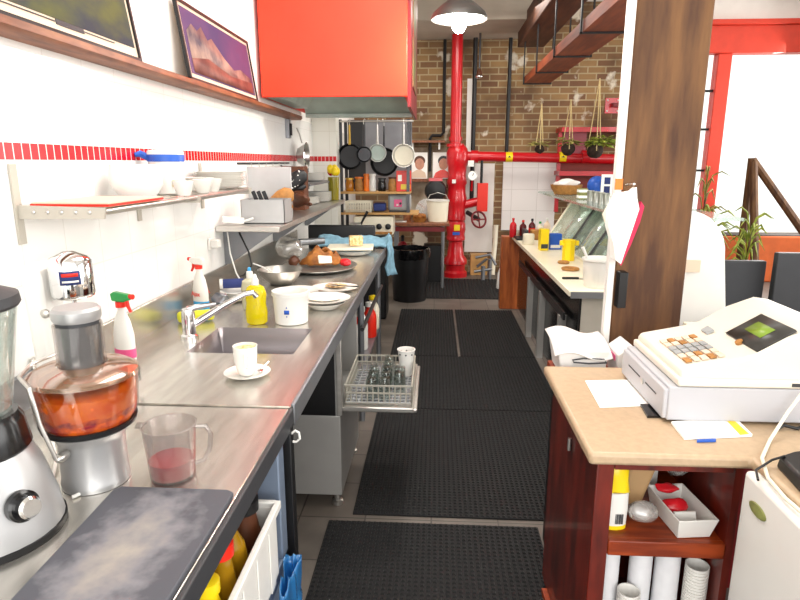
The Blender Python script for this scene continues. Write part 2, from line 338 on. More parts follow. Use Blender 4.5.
ob(B().tube([(-.96, 2.2, TZ+.05), (-.915, 2.22, TZ+.075), (-.84, 2.27, TZ+.122), (-.765, 2.31, TZ+.16), (-.735, 2.32, TZ+.164), (-.722, 2.325, TZ+.145)], [.015, .014, .013, .012, .012, .012], 10), 'spout', M['chrome'], fa)
ob(B().tube([(-.96, 2.2, TZ+.118), (-.93, 2.215, TZ+.126), (-.86, 2.24, TZ+.135)], [.016, .012, .007], 8), 'lever', M['chrome'], fa)
for x, y in ((-.44, 4.55), (-.44, 3.45), (WX+.06, 4.55)): ob(B().cyl((x, y, 0), (x, y, TZ-.03), .019), 'leg', M['steel_dull'], t)
ob(B().box(WX+.02, EX-.03, 3.3, 4.6, .3, .325), 'lower_shelf', M['steel_dull'], t)
ob(B().cyl((-.42, 3.35, .62), (-.42, 4.62, .62), .012), 'rail', M['dark_steel'], t)
ob(B().box(WX+.03, WX+.045, 2.0, 4.7, .05, TZ-.031), 'rear_panel', M['dark_steel'], t)

# dishwasher with its door folded down
t = T('dishwasher', 'stainless undercounter dishwasher with its door folded open into the aisle', 'dishwasher')
dx, y0, y1 = -.415, 2.47, 3.08
b = B().box(-1.02, dx, y0, y1, .07, .465).box(-1.02, dx, y0, y0+.018, .465, .845).box(-1.02, dx, y1-.018, y1, .465, .845).box(-1.02, -1.0, y0, y1, .465, .845).box(-1.02, dx, y0, y1, .83, .85)
ob(b, 'body', M['steel_satin'], t, bevel=.003)
ob(B().box(-1.0, dx-.02, y0-.006, y0-.001, .47, .84), 'side_panel', M['black_gloss'], t)
ob(B().box(dx-.012, dx+.012, y0-.008, y0+.012, .47, .85), 'door_frame', M['steel'], t, bevel=.003)
dr = ob(B().box(dx+.002, -.085, y0, y1, .488, .51), 'door', M['steel'], t, bevel=.004)
ob(B().box(-.09, -.07, y0+.01, y1-.01, .486, .502), 'handle', M['steel'], dr, bevel=.004)
ob(B().box(dx+.03, -.11, y0+.05, y1-.05, .511, .515), 'inner_panel', M['steel_dull'], dr)
for x, y in ((-.445, y0+.05), (-.445, y1-.05), (-.98, y0+.05), (-.98, y1-.05)): ob(B().lathe([(.016, .07), (.016, .02), (.026, .016), (.026, 0)], (x, y, 0)), 'foot', M['steel'], t)

# dish rack and glasses
rk = T('dish_rack', 'grey plastic dish rack of glasses on the open dishwasher door', 'rack', (-.245, 2.72, .5155))
b = B(); rx, ry, rh = .15, .215, .085
for z in (.004, .05, rh): b.tube([(-rx, -ry, z), (rx, -ry, z), (rx, ry, z), (-rx, ry, z)], .005, 6, closed=True)
for k in range(13):
    x = -rx+2*rx*k/12
    for s in (-1, 1): b.cyl((x, s*ry, 0), (x, s*ry, rh), .0032, n=6)
for k in range(18):
    y = -ry+2*ry*k/17
    for s in (-1, 1): b.cyl((s*rx, y, 0), (s*rx, y, rh), .0032, n=6)
ob(b, 'basket_frame', M['gray_cream'], rk)
b = B()
for k in range(11): b.cyl((-rx+2*rx*k/10, -ry, .004), (-rx+2*rx*k/10, ry, .004), .003, n=6)
for k in range(13): b.cyl((-rx, -ry+2*ry*k/12, .006), (rx, -ry+2*ry*k/12, .006), .003, n=6)
ob(b, 'basket_base', M['gray_plastic'], rk)
gl = None
for i in range(4):
    for j in range(5):
        if i >= 3 and j in (0,): continue
        x = rk.location.x-.1+i*.062; y = rk.location.y-.165+j*.075
        if (i == 3 and j >= 3) or i == 0 or (i == 1 and j > 2): continue
        L_ = ('upside down glass in the dish rack, %s row from the aisle, %s' % (('fourth', 'third', 'second', 'first')[i], ('nearest', 'second nearest', 'middle', 'second farthest', 'farthest')[j]))
        if gl is None: gl = one(B().lathe([(.028, .0), (.0265, .0), (.022, .09), (.02, .094), (.0005, .095), (.0005, .1), (.023, .099), (.0245, .095)], n=18, loop=True), 'drinking_glass', M['glass'], L_, 'glass', (x, y, .5255), group='glasses in the dish rack')
        else: dup(gl, (x, y, .5255), L_)
b = B().lathe([(.03, 0), (.043, .13), (.046, .132), (.046, .136), (.0415, .136), (.028, .004), (.001, .004), (.001, 0)], n=22)
cu = T('cutlery_cup', 'white plastic cutlery cup with drain holes in the dish rack', 'cup', (-.137, 2.86, .5265))
ob(b, 'cup_body', M['white'], cu)
for k in range(8):
    a = k*PI/4; ob(B().ball((.0414*math.cos(a), .0414*math.sin(a), .115), .0045, n=8, m=6), 'drain_hole', M['charcoal'], cu)

# things under the far end of the sink bench
def bottle(name, label, cat, loc, r, h, m, capm, group=None, neck=.35, cap='cap', flat=1, rot=0):
    t = T(name, label, cat, loc, rot, group)
    ob(B().lathe([(r*.9, 0), (r, .01), (r, h*.6), (r*.85, h*.7), (r*neck, h*.82), (r*neck, h*.9)], n=18, sy=flat), 'bottle_body', m, t)
    ob(B().lathe([(r*neck*1.25, h*.88), (r*neck*1.25, h*.99), (r*neck, h)], n=14), cap, capm, t)
    return t
for px, y, m_, c_, lab in ((-.49, 3.6, 'white', 'red', 'white bottle with red cap on the shelf under the sink bench'), (-.5, 3.9, 'white', 'white', 'plain white tub bottle on the shelf under the sink bench'),
                     (-.47, 4.2, 'red', 'white', 'red bottle on the shelf under the sink bench'), (-.47, 4.42, 'cream', 'yellow', 'cream bottle with yellow cap on the shelf under the sink bench')):
    bottle('storage_bottle', lab, 'bottle', (px, y, .326), .05, .26 if m_ != 'white' else .3, M[m_], M[c_], 'bottles under the sink bench', neck=.5)
# ------------------------------------------------------------------ things on the near bench
t = T('blender', 'countertop blender with glass jug and black lid cut by the left edge', 'blender', (-.83, .95, TZ+.001))
BL = t
ob(B().lathe([(.125, .012), (.12, .05), (.1, .13), (.085, .165)], n=32), 'motor_base', M['brushed'], t)
ob(B().lathe([(.128, 0), (.128, .012), (.118, .014)], n=32), 'base_ring', M['black'], t)
ob(B().lathe([(.084, .165), (.088, .17), (.08, .22), (.072, .235)], n=32), 'collar', M['black_gloss'], t)
ob(B().lathe([(.062, .236), (.068, .26), (.095, .43), (.098, .435), (.094, .435), (.062, .262), (.001, .26), (.001, .236)], n=32), 'glass_jug', M['glass'], t)
ob(B().lathe([(.098, .43), (.102, .436), (.1, .452), (.06, .468), (.05, .485), (.001, .488)], n=32), 'lid', M['charcoal'], t)
b = B().at((.099, -.055, .09), (0, 0, -.5))
kn = ob(B().at((.102, -.045, .085), (0, PI/2-.15, -.42)).lathe([(.028, 0), (.028, .012), (.024, .016)]), 'knob', M['black_gloss'], t)
ob(B().at((.102, -.045, .085), (0, PI/2-.15, -.42)).lathe([(.018, .014), (.02, .03), (.016, .036)]), 'knob_cap', M['chrome'], kn)

t = T('juicer', 'electric juicer with clear bowl full of orange pulp and grey pusher', 'juicer', (-.735, 1.145, TZ+.001))
JU = t
ob(B().lathe([(.069, .0), (.069, .012), (.067, .016), (.066, .1), (.072, .116), (.088, .13)], n=36), 'motor_base', M['brushed'], t)
ob(B().lathe([(.082, .128), (.093, .134), (.096, .146), (.088, .144)], n=36, loop=True), 'bowl_rim', M['black'], t)
ob(B().lathe([(.088, .142), (.1, .165), (.106, .245), (.103, .248), (.097, .167), (.085, .145)], n=36, loop=True), 'bowl', M['clear'], t)
ob(B().lathe([(.086, .143), (.095, .162), (.0965, .174), (.08, .179), (.001, .178)], n=36).crumple(.003, 50), 'beet_pulp', M['beet'], t)
ob(B().lathe([(.0962, .173), (.099, .2), (.0985, .214), (.08, .221), (.001, .215), (.001, .18), (.08, .181)], n=48).crumple(.003, 40), 'carrot_pulp', M['pulp'], t)
ob(B().lathe([(.107, .242), (.107, .252), (.09, .262), (.05, .27), (.05, .266), (.09, .257), (.103, .246)], n=36, loop=True), 'bowl_lid', M['lid_trans'], t)
ob(B().lathe([(.042, .236), (.085, .24), (.085, .234), (.042, .228)], n=30, loop=True), 'strainer', M['steel_dull'], t)
ob(B().lathe([(.047, .256), (.047, .355), (.0435, .355), (.0435, .256)], n=28, loop=True), 'feed_chute', M['jug_plastic'], t)
pu = ob(B().lathe([(.04, .252), (.041, .366), (.039, .368)], n=28), 'pusher', M['charcoal'], t)
ob(B().lathe([(.044, .362), (.047, .368), (.047, .384), (.042, .39), (.02, .393)], n=28), 'pusher_cap', M['brushed'], pu)
ob(B().tube([(-.012, -.104, .1), (-.03, -.112, .18), (-.045, -.106, .252), (-.09, -.07, .26), (-.112, 0, .264), (-.085, .075, .27), (-.03, .112, .272)], .004, 8), 'locking_arm', M['steel'], t)
ob(B().ball((-.01, -.088, .1), .011, .02, .011), 'arm_pivot', M['steel'], t)

t = T('drink_mixer', 'white milkshake mixer with chrome motor head behind the juicer', 'mixer', (-.965, 1.47, TZ+.001))
ob(B().prism([(-.075, 0), (-.03, 0), (-.035, .39), (-.045, .42), (-.075, .43), (-.09, .4)], 'y', -.045, .045), 'column', M['white'], t, bevel=.012)
ob(B().lathe([(.085, 0), (.085, .015), (.07, .025)], n=28), 'foot', M['white'], t)
hd = ob(B().lathe([(.03, .33), (.05, .336), (.053, .345), (.053, .43), (.045, .44), (.012, .455)], n=14, c=(.02, 0, 0)), 'motor_head', M['chrome'], t, ang=60)
ob(B().at((.02, 0, 0)).add([(.054*math.cos(a), .054*math.sin(a), z) for z in (.375, .41) for a in (-1.5, -1.2, -.9, -.6)], [(0, 1, 5, 4), (1, 2, 6, 5), (2, 3, 7, 6)]), 'badge', M['navy'], hd, solid=.0015)
ob(B().at((.02, 0, 0)).add([(.0552*math.cos(a), .0552*math.sin(a), z) for z in (.396, .405) for a in (-1.4, -1.15, -.9, -.7)], [(0, 1, 5, 4), (1, 2, 6, 5), (2, 3, 7, 6)]), 'badge_lettering', M['red'], hd, solid=.001)
ob(B().at((.02, 0, 0)).add([(.0552*math.cos(a), .0552*math.sin(a), z) for z in (.381, .386) for a in (-1.4, -1.15, -.9, -.7)], [(0, 1, 5, 4), (1, 2, 6, 5), (2, 3, 7, 6)]), 'badge_lettering', M['white'], hd, solid=.001)
ob(B().cyl((.02, 0, .335), (.02, 0, .12), .006), 'spindle', M['chrome'], t)
ob(B().at((-.03, -.045, .3), (PI/2, 0, 0)).lathe([(.012, 0), (.012, .006), (.006, .01)], n=14), 'switch', M['steel'], t)

def spray(label, loc, rz, bm_, tm_, hm_, group=None, words=None, s=1):
    t = T('spray_bottle', label, 'bottle', loc, rz, group); t.scale = (s, s, s)
    ob(B().lathe([(.036, 0), (.04, .012), (.04, .1), (.03, .15), (.014, .185), (.013, .2)], n=20, sy=.65), 'bottle_body', bm_, t)
    ob(B().lathe([(.0165, .196), (.0165, .215)], n=14), 'collar', tm_, t)
    ob(B().prism([(-.03, .215), (-.035, .24), (-.02, .248), (.045, .243), (.05, .226), (.02, .215)], 'y', -.011, .011), 'spray_head', hm_, t, bevel=.004)
    ob(B().tube([(.03, 0, .222), (.034, 0, .2), (.045, 0, .182)], [.007, .006, .005], 8), 'trigger', tm_, t)
    ob(B().cyl((.045, 0, .236), (.06, 0, .236), .008, .009, 10), 'nozzle', tm_, t)
    return t
sp = spray('cleaner spray bottle with green head and red collar behind the juicer', (-1.06, 1.9, SZ+.001), -.35, M['white'], M['red'], M['green'])
ob(B().lathe([(.0405, .02), (.041, .022), (.041, .05), (.0405, .052)], n=20, sy=.66), 'label_band', M['pink'], sp)
t = T('metal_jug', 'small stainless milk jug standing behind the juicer', 'jug', (-.955, 1.66, SZ+.001))
ob(B().lathe([(.035, 0), (.038, .01), (.04, .08), (.043, .085), (.04, .085), (.037, .012), (.001, .008), (.001, 0)], n=22), 'jug_body', M['chrome'], t)
ob(B().tube([(.04, 0, .075), (.065, 0, .07), (.065, 0, .03), (.04, 0, .02)], .005, 8), 'handle', M['chrome'], t)

t = T('measuring_jug', 'clear plastic measuring jug with red juice beside the juicer', 'jug', (-.574, 1.17, TZ+.001))
t.scale = (.9, .9, .95)
ob(B().lathe([(.05, 0), (.053, .004), (.062, .125), (.066, .13), (.0625, .13), (.0505, .007), (.001, .005), (.001, 0)], n=28), 'jug_body', M['jug_plastic'], t)
ob(B().lathe([(.0495, .006), (.0535, .045), (.001, .046), (.001, .006)], n=28), 'juice', M['juice_red'], t)
ob(B().tube([(.06, .01, .122), (.085, .016, .12), (.095, .018, .1), (.09, .016, .06), (.075, .012, .035), (.055, .008, .03)], .006, 8), 'handle', M['jug_plastic'], t)
ob(B().prism([(-.018, .124), (.018, .124), (0, .132)], 'x', -.078, -.06), 'spout', M['jug_plastic'], t)

c0 = P(125, 491, z=TZ+.006); 
one(B().prism([(-.118, .215), (.112, .215), (.127, .205), (.127, -.37), (-.113, -.37), (-.128, .2)], 'z', 0, .0125), 'chopping_board', M['board'], 'large worn grey chopping board at the front of the near bench', 'board', (-.537, .885, TZ+.0008), bevel=.003)
G = 'white power cords on the near bench'
z = TZ+.005
for pts, lab in (([P(52, 440, z=z+.02), P(56, 460, z=z+.01), P(53, 476, z=z), P(51, 484, z=z), P(50, 490, z=z)], 'looped white power cord behind the juicer bowl'),
                 ([P(86, 490, z=z), P(79, 494, z=z), P(75, 496, z=z), P(72, 497, z=z)], 'white power cord running from the juicer towards the blender'),
                 ([P(46, 468, z=z), P(42, 472, z=z), P(38, 475, z=z), P(35, 476, z=z)], 'short white cord lying between blender and juicer')):
    q = BL if 'short' in lab else JU
    ob(B().tube([Vector(v)-q.location for v in pts], .004, 8), 'power_cord', M['white'], q)

# ------------------------------------------------------------------ crate and bag under the near bench
t = T('bottle_crate', 'white plastic crate of bottles under the near bench', 'crate', (-.488, 1.15, .511))
b = B(); cx, cy, ch = .085, .21, .2
b.box(-cx, cx, -cy, cy, 0, .006).box(-cx, -cx+.005, -cy, cy, 0, ch).box(cx-.005, cx, -cy, cy, 0, ch).box(-cx, cx, -cy, -cy+.005, 0, ch).box(-cx, cx, cy-.005, cy, 0, ch)
for y in (-.15, -.05, .05, .15): b.box(cx, cx+.004, y-.02, y+.02, 0, ch)
ob(b, 'crate_body', M['white'], t, bevel=.002)
b = B()
b.box(-cx-.01, -cx+.004, -cy-.01, cy+.01, ch, ch+.012).box(cx-.004, cx+.012, -cy-.01, cy+.01, ch-.01, ch+.012).box(-cx, cx, -cy-.01, -cy+.004, ch, ch+.012).box(-cx, cx, cy-.004, cy+.012, ch-.03, ch+.012)
ob(b, 'rim', M['white'], t, bevel=.003)
dm('oil', '9C7414', .15, n=.1)
t = bottle('oil_bottle', 'glass bottle of golden oil with green cap in the white crate', 'bottle', (-.458, 1.18, .518), .035, .3, M['oil'], M['green'])
t = bottle('sauce_bottle', 'bottle with large red cap in the white crate', 'bottle', (-.452, 1.1, .518), .032, .27, M['oil'], M['red'], neck=.72)
t = bottle('sauce_bottle', 'yellow bottle with a green label nearest in the white crate', 'bottle', (-.452, 1.02, .518), .034, .24, M['yellow'], M['yellow'], neck=.6)
ob(B().lathe([(.0346, .03), (.0346, .11)], n=18), 'label_band', M['green'], t)
t = bottle('jar', 'dark jar with round black lid at the far end of the white crate', 'jar', (-.464, 1.285, .5185), .044, .26, M['brown'], M['black'], neck=.72)
def bagfn(u, v):
    a = u*2*PI; r_ = (.045+.015*math.sin(3*a))*(1-.35*v)
    return (r_*.45*math.cos(a), r_*1.6*math.sin(a), -.22*v+.01*math.sin(5*a)*(1-v))
one(B().grid(bagfn, 26, 8).crumple(.012, 22), 'plastic_bag', M['bag_blue'], 'thin blue plastic bag hanging open from the edge of the under bench shelf', 'bag', (-.375, 1.36, .525), solid=.0012)
one(B().tube([(.0, 0, .02), (.012, 0, .03), (.022, 0, .024), (.024, 0, .006), (.014, 0, -.004), (.004, 0, -.004)], .0035, 8), 'hook', M['white'], 'small white hook on the black bench post', 'hook', (-.394, 1.515, .82))

# ------------------------------------------------------------------ things on the sink bench
SZ = TZ+.0045
t = T('saucer', 'white saucer under the coffee cup on the sink bench', 'saucer', (-.6, 1.79, SZ))
t = tag(t, t['label'], 'saucer')
ob(B().lathe([(.035, 0), (.04, .003), (.072, .014), (.074, .017), (.07, .016), (.036, .006), (.001, .005), (.001, .0)], n=36), 'saucer_body', M['china'], t)
t = T('coffee_cup', 'tall white coffee cup with milk froth on a saucer', 'cup', (-.603, 1.79, SZ+.0065), 2.0)
t.scale = (1, 1, 1.1)
ob(B().lathe([(.022, 0), (.026, .006), (.036, .04), (.039, .088), (.0365, .088), (.033, .04), (.001, .01), (.001, 0)], n=32), 'cup_body', M['china'], t)
ob(B().lathe([(.0345, .06), (.0362, .08), (.001, .083), (.001, .06)], n=32), 'coffee', M['foam'], t)
ob(B().tube([(-.038, 0, .075), (-.058, .008, .068), (-.055, .008, .04), (-.035, 0, .03)], .0045, 8), 'handle', M['china'], t)
t = T('teaspoon', 'steel teaspoon lying on the white saucer beside the cup', 'spoon', (-.56, 1.8, SZ+.017))
ob(B().ball((0, 0, 0), .01, .016, .0025), 'spoon_bowl', M['chrome'], t); ob(B().tube([(0, .012, .001), (.004, .04, .004), (.008, .07, .006)], .0022, 6), 'handle', M['chrome'], t)

sp = spray('clear spray bottle with white label and red trigger against the backsplash', (-1.075, 2.62, SZ+.001), 2.7, M['white'], M['red'], M['white'], s=1.02)
ob(B().lathe([(.0403, .008), (.0408, .03), (.0402, .05)], n=20, sy=.67), 'label_band', M['sky_blue'], sp)
text('Ajax', .03, (0, -.0295, .085), (PI/2, 0, 0), M['red'], sp).rotation_euler = (PI/2, .2, 0)
o = text('Ajax', .03, (0, .0295, .085), (PI/2, 0, PI), M['red'], sp)
one(B().cbox((0, 0, .02), (.15, .06, .04)).crumple(.006, 30), 'sponge', M['sponge_y'], 'yellow scouring sponge lying behind the sink tap', 'sponge', (-1.03, 2.44, SZ+.006), .5, bevel=.012)
one(B().ball((0, 0, .03), .045, .03, .03).crumple(.018, 30, 3), 'steel_scourer', M['steel_dull'], 'crumpled grey steel scourer beside the spray bottle', 'scourer', (-1.02, 2.72, SZ+.008))
dm('detergent', 'E8D414', .08, n=.1, trans=.25)
t = T('detergent_bottle', 'yellow dish detergent bottle standing behind the sink', 'bottle', (-.755, 2.42, SZ+.001), .2)
ob(B().lathe([(.034, 0), (.044, .008), (.047, .05), (.041, .09), (.045, .13), (.036, .16), (.02, .17)], n=24, sy=.6), 'bottle_body', M['detergent'], t)
ob(B().lathe([(.015, .17), (.015, .19), (.01, .2), (.006, .215)], n=14), 'cap', M['white'], t)
t = T('soap_bottle', 'clear soap bottle with pale blue cap behind the yellow detergent', 'bottle', (-.86, 2.68, SZ+.001), .4)
ob(B().lathe([(.036, 0), (.04, .01), (.042, .1), (.036, .135), (.014, .15)], n=24, sy=.7), 'bottle_body', mat('soap', 'DAD6B8', .15, trans=.4, n=.05), t)
ob(B().lathe([(.015, .148), (.015, .178), (.008, .182)], n=14), 'collar', M['white'], t)
ob(B().lathe([(.008, .18), (.008, .195), (.004, .198)], n=12), 'cap', M['sky_blue'], t)
t = T('bucket', 'white plastic food bucket with small blue emblem by the sink', 'bucket', (-.615, 2.46, SZ+.001))
ob(B().lathe([(.067, 0), (.07, .003), (.076, .13), (.08, .131), (.08, .14), (.075, .14), (.073, .13), (.067, .006), (.001, .005), (.001, 0)], n=36), 'bucket_body', M['white'], t)
ob(B().lathe([(.081, .122), (.081, .128), (.078, .128), (.078, .122)], n=36, loop=True), 'rim', M['white'], t)
def wrap(r, a0, a1, z0, z1, k=5):
    vs = [(r*math.cos(a0+(a1-a0)*i/k), r*math.sin(a0+(a1-a0)*i/k), z) for z in (z0, z1) for i in range(k+1)]
    return B().add(vs, [(i, i+1, k+2+i, k+1+i) for i in range(k)])
em = ob(wrap(.0735, -1.75, -1.45, .05, .068), 'emblem', M['blue'], t, solid=.001)
ob(B().add([(.0735*math.cos(a), .0735*math.sin(a), z) for a, z in ((-1.64, .076), (-1.56, .076), (-1.6, .086))], [(0, 1, 2)]), 'emblem_mark', M['blue'], em, solid=.001)
ob(B().add([(.0733*math.cos(a), .0733*math.sin(a), z) for a, z in ((-1.64, .043), (-1.56, .043), (-1.6, .035))], [(0, 1, 2)]), 'emblem_mark', M['blue'], em, solid=.001)

def plate_prof(r): return [(r*.5, 0), (r*.6, .002), (r*.98, .017), (r, .02), (r*.97, .02), (r*.6, .006), (r*.0+.001, .005), (.001, 0)]
PL = {}
def plate(label, loc, r=.125, group=None, rot=(0, 0, 0), m='china', name='dinner_plate', sx=1):
    key = (r, m, sx)
    if key not in PL: PL[key] = ob(B().lathe(plate_prof(r), n=36, sx=sx), name, M[m]); o = PL[key]
    else: o = PL[key].copy(); COL.objects.link(o)
    o.location = loc; o.rotation_euler = rot; return tag(o, label, 'plate', group)
def food(label, loc, rx, ry, rz, m, seed=0, cat='food', name='food_scraps', amt=.008, rot=0):
    return one(B().ball((0, 0, rz*.5), rx, ry, rz*.7, n=24, m=12).crumple(amt, 35, seed), name, M[m], label, cat, loc, rot)
Z1 = Vector((0, 0, .0008))
p = Vector((-.52, 2.72, SZ))+Z1
t = one(B().lathe([(.06, 0), (.065, .003), (.1, .03), (.098, .031), (.06, .008), (.001, .006), (.001, 0)], n=32), 'soup_bowl', M['china'], 'shallow white bowl under the smeared plate by the bench edge', 'bowl', p)
plate('white plate with food smears on a shallow bowl behind the bucket', p+Vector((0, 0, .0315)), .125)
food('crumbs of leftover food on the plate nearest the bench edge', p+Vector((0, 0, .044)), .075, .06, .008, 'cream', 2, amt=.003)
p = Vector((-.69, 2.93, SZ))+Z1
for k in range(4): plate('white plate in the low stack behind the white bucket', p+Vector((.0, .0, .0075*k)), .1, 'plates stacked behind the white bucket')
p = Vector((-.535, 3.12, SZ))+Z1; plate('large oval white plate with cutlery and scraps by the bench edge', p, .11, sx=1.15)
p = p+Vector((0, 0, .006))
food('brown food scraps with cutlery on the oval plate', p+Vector((.0, .03, .006)), .06, .04, .014, 'foodmix', 4, amt=.004)
t = T('fork', 'steel fork lying across the oval plate', 'fork', p+Vector((.03, -.02, .022)), -.5)
b = B().tube([(-.02, 0, 0), (.07, 0, .006), (.12, 0, .01)], [.003, .003, .005], 6)
ob(b, 'handle', M['dark_steel'], t)
b = B().cbox((-.03, 0, 0), (.025, .02, .003))
for k in range(4): b.tube([(-.04, -.009+k*.006, 0), (-.08, -.009+k*.006, -.003)], .0013, 5)
ob(b, 'tines', M['steel'], t)
p = Vector((-.98, 2.86, SZ))+Z1
for k in range(5): plate('white side plate in the small stack beside the detergent bottle', p+Vector((.004*(k % 2), 0, .0075*k)), .09, 'side plates stacked beside the detergent')
t = T('cleaning_roll', 'blue and white roll lying on the side plates', 'roll', p+Vector((-.03, .02, .08)), .3)
ob(B().cyl((-.05, 0, 0), (.05, 0, 0), .024), 'roll_body', M['navy'], t); ob(B().cyl((-.065, 0, 0), (-.05, 0, 0), .026), 'end_cap', M['white'], t)
p = Vector((-.87, 3.27, SZ+.001))
t = T('mixing_bowl', 'stainless steel mixing bowl on the sink bench', 'bowl', p)
ob(B().lathe([(.05, 0), (.06, .002), (.1, .04), (.122, .085), (.128, .086), (.12, .086), (.097, .042), (.058, .006), (.001, .004), (.001, 0)], n=36), 'bowl_body', M['steel'], t)
t = T('ladle', 'steel ladle handle leaning out of the mixing bowl', 'ladle', p+Vector((0, 0, .05)))
ob(B().tube([(0, 0, -.02), (-.07, 0, .035), (-.15, -.02, .07)], .004, 8), 'handle', M['steel'], t); ob(B().lathe([(.005, -.04), (.03, -.03), (.036, -.01), (.033, -.01), (.027, -.027)], n=16), 'ladle_bowl', M['steel'], t)
# tray with sandwiches
p = Vector((-.745, 3.78, SZ+.001))
t = T('serving_tray', 'shiny steel tray holding bread and food on the far sink bench', 'tray', p)
ob(B().lathe([(.19, 0), (.2, .002), (.235, .02), (.24, .02), (.24, .024), (.2, .006), (.001, .005), (.001, 0)], n=36, sy=1.15), 'tray_body', M['steel'], t)
ob(B().box(-.2, .2, -.2, .24, -.0, .0), 'tray_base', M['dark_steel'], t) if False else None
def loaf(u, v):
    a = u*2*PI; c = math.cos(a); d = math.sin(a); h = v
    r_ = (1-.55*h)*(1+.12*math.sin(2*a))
    return (.135*c*r_+.03*h, .08*d*r_, .085*h*(1-.2*c)+.012*math.sin(5*a)*h)
one(B().grid(loaf, 28, 8).crumple(.012, 30, 1), 'bread_loaf', M['bread'], 'large brown toasted bread on the steel tray', 'bread', p+Vector((.0, .05, .028)), solid=.012)
one(B().at((0, 0, 0), (1.0, 0, .25)).box(-.045, .04, -.025, .03, -.008, .008).crumple(.008, 40), 'bread_slice', M['cream'], 'white cream filled slice leaning on the toasted bread', 'bread', p+Vector((.05, -.062, .065)), bevel=.004)
food('dark filled roll on the left of the steel tray', p+Vector((-.165, -.02, .024)), .035, .05, .05, 'brown', 7, cat='bread', name='bread_roll', amt=.008)
food('red tomato pieces beside the bread on the steel tray', p+Vector((.165, .03, .022)), .035, .05, .03, 'sauce_red', 9, name='tomato_pieces', amt=.008)
one(B().ball((0, 0, .07), .1, .1, .075, n=24, m=12).crumple(.035, 14, 2), 'plastic_bag', M['bag_clear'], 'clear plastic food bag against the backsplash beside the steel tray', 'bag', (-1.0, 4.0, SZ+.03), sub=1)
# cable hanging from wall shelf
one(B().tube([(-1.1, 3.25, 1.25), (-1.05, 3.15, 1.2), (-.98, 3.06, 1.12), (-.96, 3.04, 1.05), (-1.02, 3.08, .99), (-1.09, 3.2, .96)], .005, 8), 'appliance_cord', M['black'], 'black appliance cord looping down from the wall shelf', 'cord')
one(B().tube([(-1.12, 3.15, 1.23), (-1.1, 3.12, 1.1), (-1.06, 3.08, 1.0), (-1.0, 3.05, SZ+.01)], .004, 8), 'appliance_cord', M['white'], 'pale cord hanging from the wall shelf to the sink bench', 'cord')
# far plates and board
p = Vector((-.61, 4.38, SZ+.001))
G = 'stacked plates at the far end of the sink bench'
for k in range(3): plate('white plate in the stack at the far end of the sink bench', p+Vector((0, 0, .0075*k)), .135, G)
one(B().cbox((0, 0, .008), (.34, .26, .016)), 'cutting_board', M['cream'], 'cream cutting board laid on the far plate stack', 'board', p+Vector((-.02, .02, .046)), .08, bevel=.004)
one(B().cbox((0, 0, .035), (.1, .09, .07)).crumple(.004, 20), 'sandwich', M['foam'], 'thick pale toast sandwich on the cream cutting board', 'sandwich', p+Vector((.02, .03, .067)), .2, bevel=.006)
def tow(u, v):
    y = 4.6+.1*v+.012*math.sin(13*u); w_ = .035+.05*v+.02*abs(math.sin(8*u+1))*v
    if u < .75: return (-.93+.56*u/.75, y, SZ+w_)
    q = (u-.75)/.25
    return (-.37+.07*v*q+.012*math.sin(6*q), y, SZ+.02+w_*(1-q)-.22*q)
one(B().grid(tow, 44, 10).crumple(.012, 22), 'towel', M['towel_blue'], 'crumpled pale blue towel draped at the far end of the sink bench', 'towel', solid=.02)
one(B().at((-.76, 4.82, .72), (-.05, 0, 0)).box(-.28, .275, -.015, .015, 0, .36), 'splash_board', M['black'], 'black upright board with rounded corners closing the far bench end', 'board', bevel=.014)
one(B().cyl((-1.06, 4.3, 1.0), (-.84, 4.45, 1.0), .025), 'foil_roll', M['steel_dull'], 'grey foil roll lying beside the black board', 'roll')

# ------------------------------------------------------------------ wall shelves on the left
t = T('tube_shelf', 'steel tube wall shelf holding the red board, bowl and canister', 'shelf')
z = 1.445
b = B()
for x in (-.925, -.98, -1.035, -1.09, -1.14): b.cyl((x, 1.62, z), (x, 2.93, z), .0105, n=10)
ob(b, 'tubes', M['steel'], t)
for y in (1.6, 2.28, 2.93):
    q = .009 if y == 2.28 else .018
    br = ob(B().prism([(WX+.002, z-.02), (-.91, z-.018), (-.905, z+q*.7), (WX+.002, z+q)], 'y', y-.004, y+.004), 'bracket', M['bracket'], t)
    ob(B().box(WX+.001, WX+.007, y-.014, y+.014, z-.09, z+(0 if y == 2.28 else .13)), 'wall_plate', M['bracket'], br)
    for x in (-1.11, -1.07, -1.03, -.99, -.95): ob(B().ball((x, y-.005, z), .006, .002, .006, 8, 6), 'rivet', M['steel'], br)
SH = z+.011
o = one(B().box(-.16, .16, -.2, .2, 0, .012), 'cutting_board', M['mount'], 'white cutting board with red edge on the tube shelf', 'board', (-1.025, 1.8, SH+.001))
o.scale = (.7, .85, 1)
ob(B().box(-.163, .163, -.203, .203, .001, .008), 'edge_band', M['red'], o)
t = T('mixing_bowl', 'big plain white bowl on the tube shelf', 'bowl', (-1.05, 2.075, SH+.0005))
ob(B().lathe([(.045, 0), (.06, .004), (.086, .045), (.088, .08), (.084, .115), (.08, .115), (.082, .08), (.08, .047), (.052, .008), (.001, .006), (.001, 0)], n=36), 'bowl_body', M['white_matte'], t)
t = T('canister', 'white canister with blue and white lid on the tube shelf', 'canister', (-1.06, 2.345, SH+.0005))
ob(B().lathe([(.06, 0), (.066, .004), (.067, .125), (.064, .13)], n=30), 'canister_body', M['white'], t)
ob(B().lathe([(.069, .125), (.07, .15), (.067, .155)], n=30), 'lid', M['blue'], t); ob(B().lathe([(.069, .152), (.067, .166), (.05, .17)], n=30), 'lid_top', M['white'], t)
ob(B().tube([(-.06, -.02, .14), (-.085, -.035, .155), (-.1, -.05, .15)], [.014, .013, .008], 8), 'lid_tab', M['blue'], t)
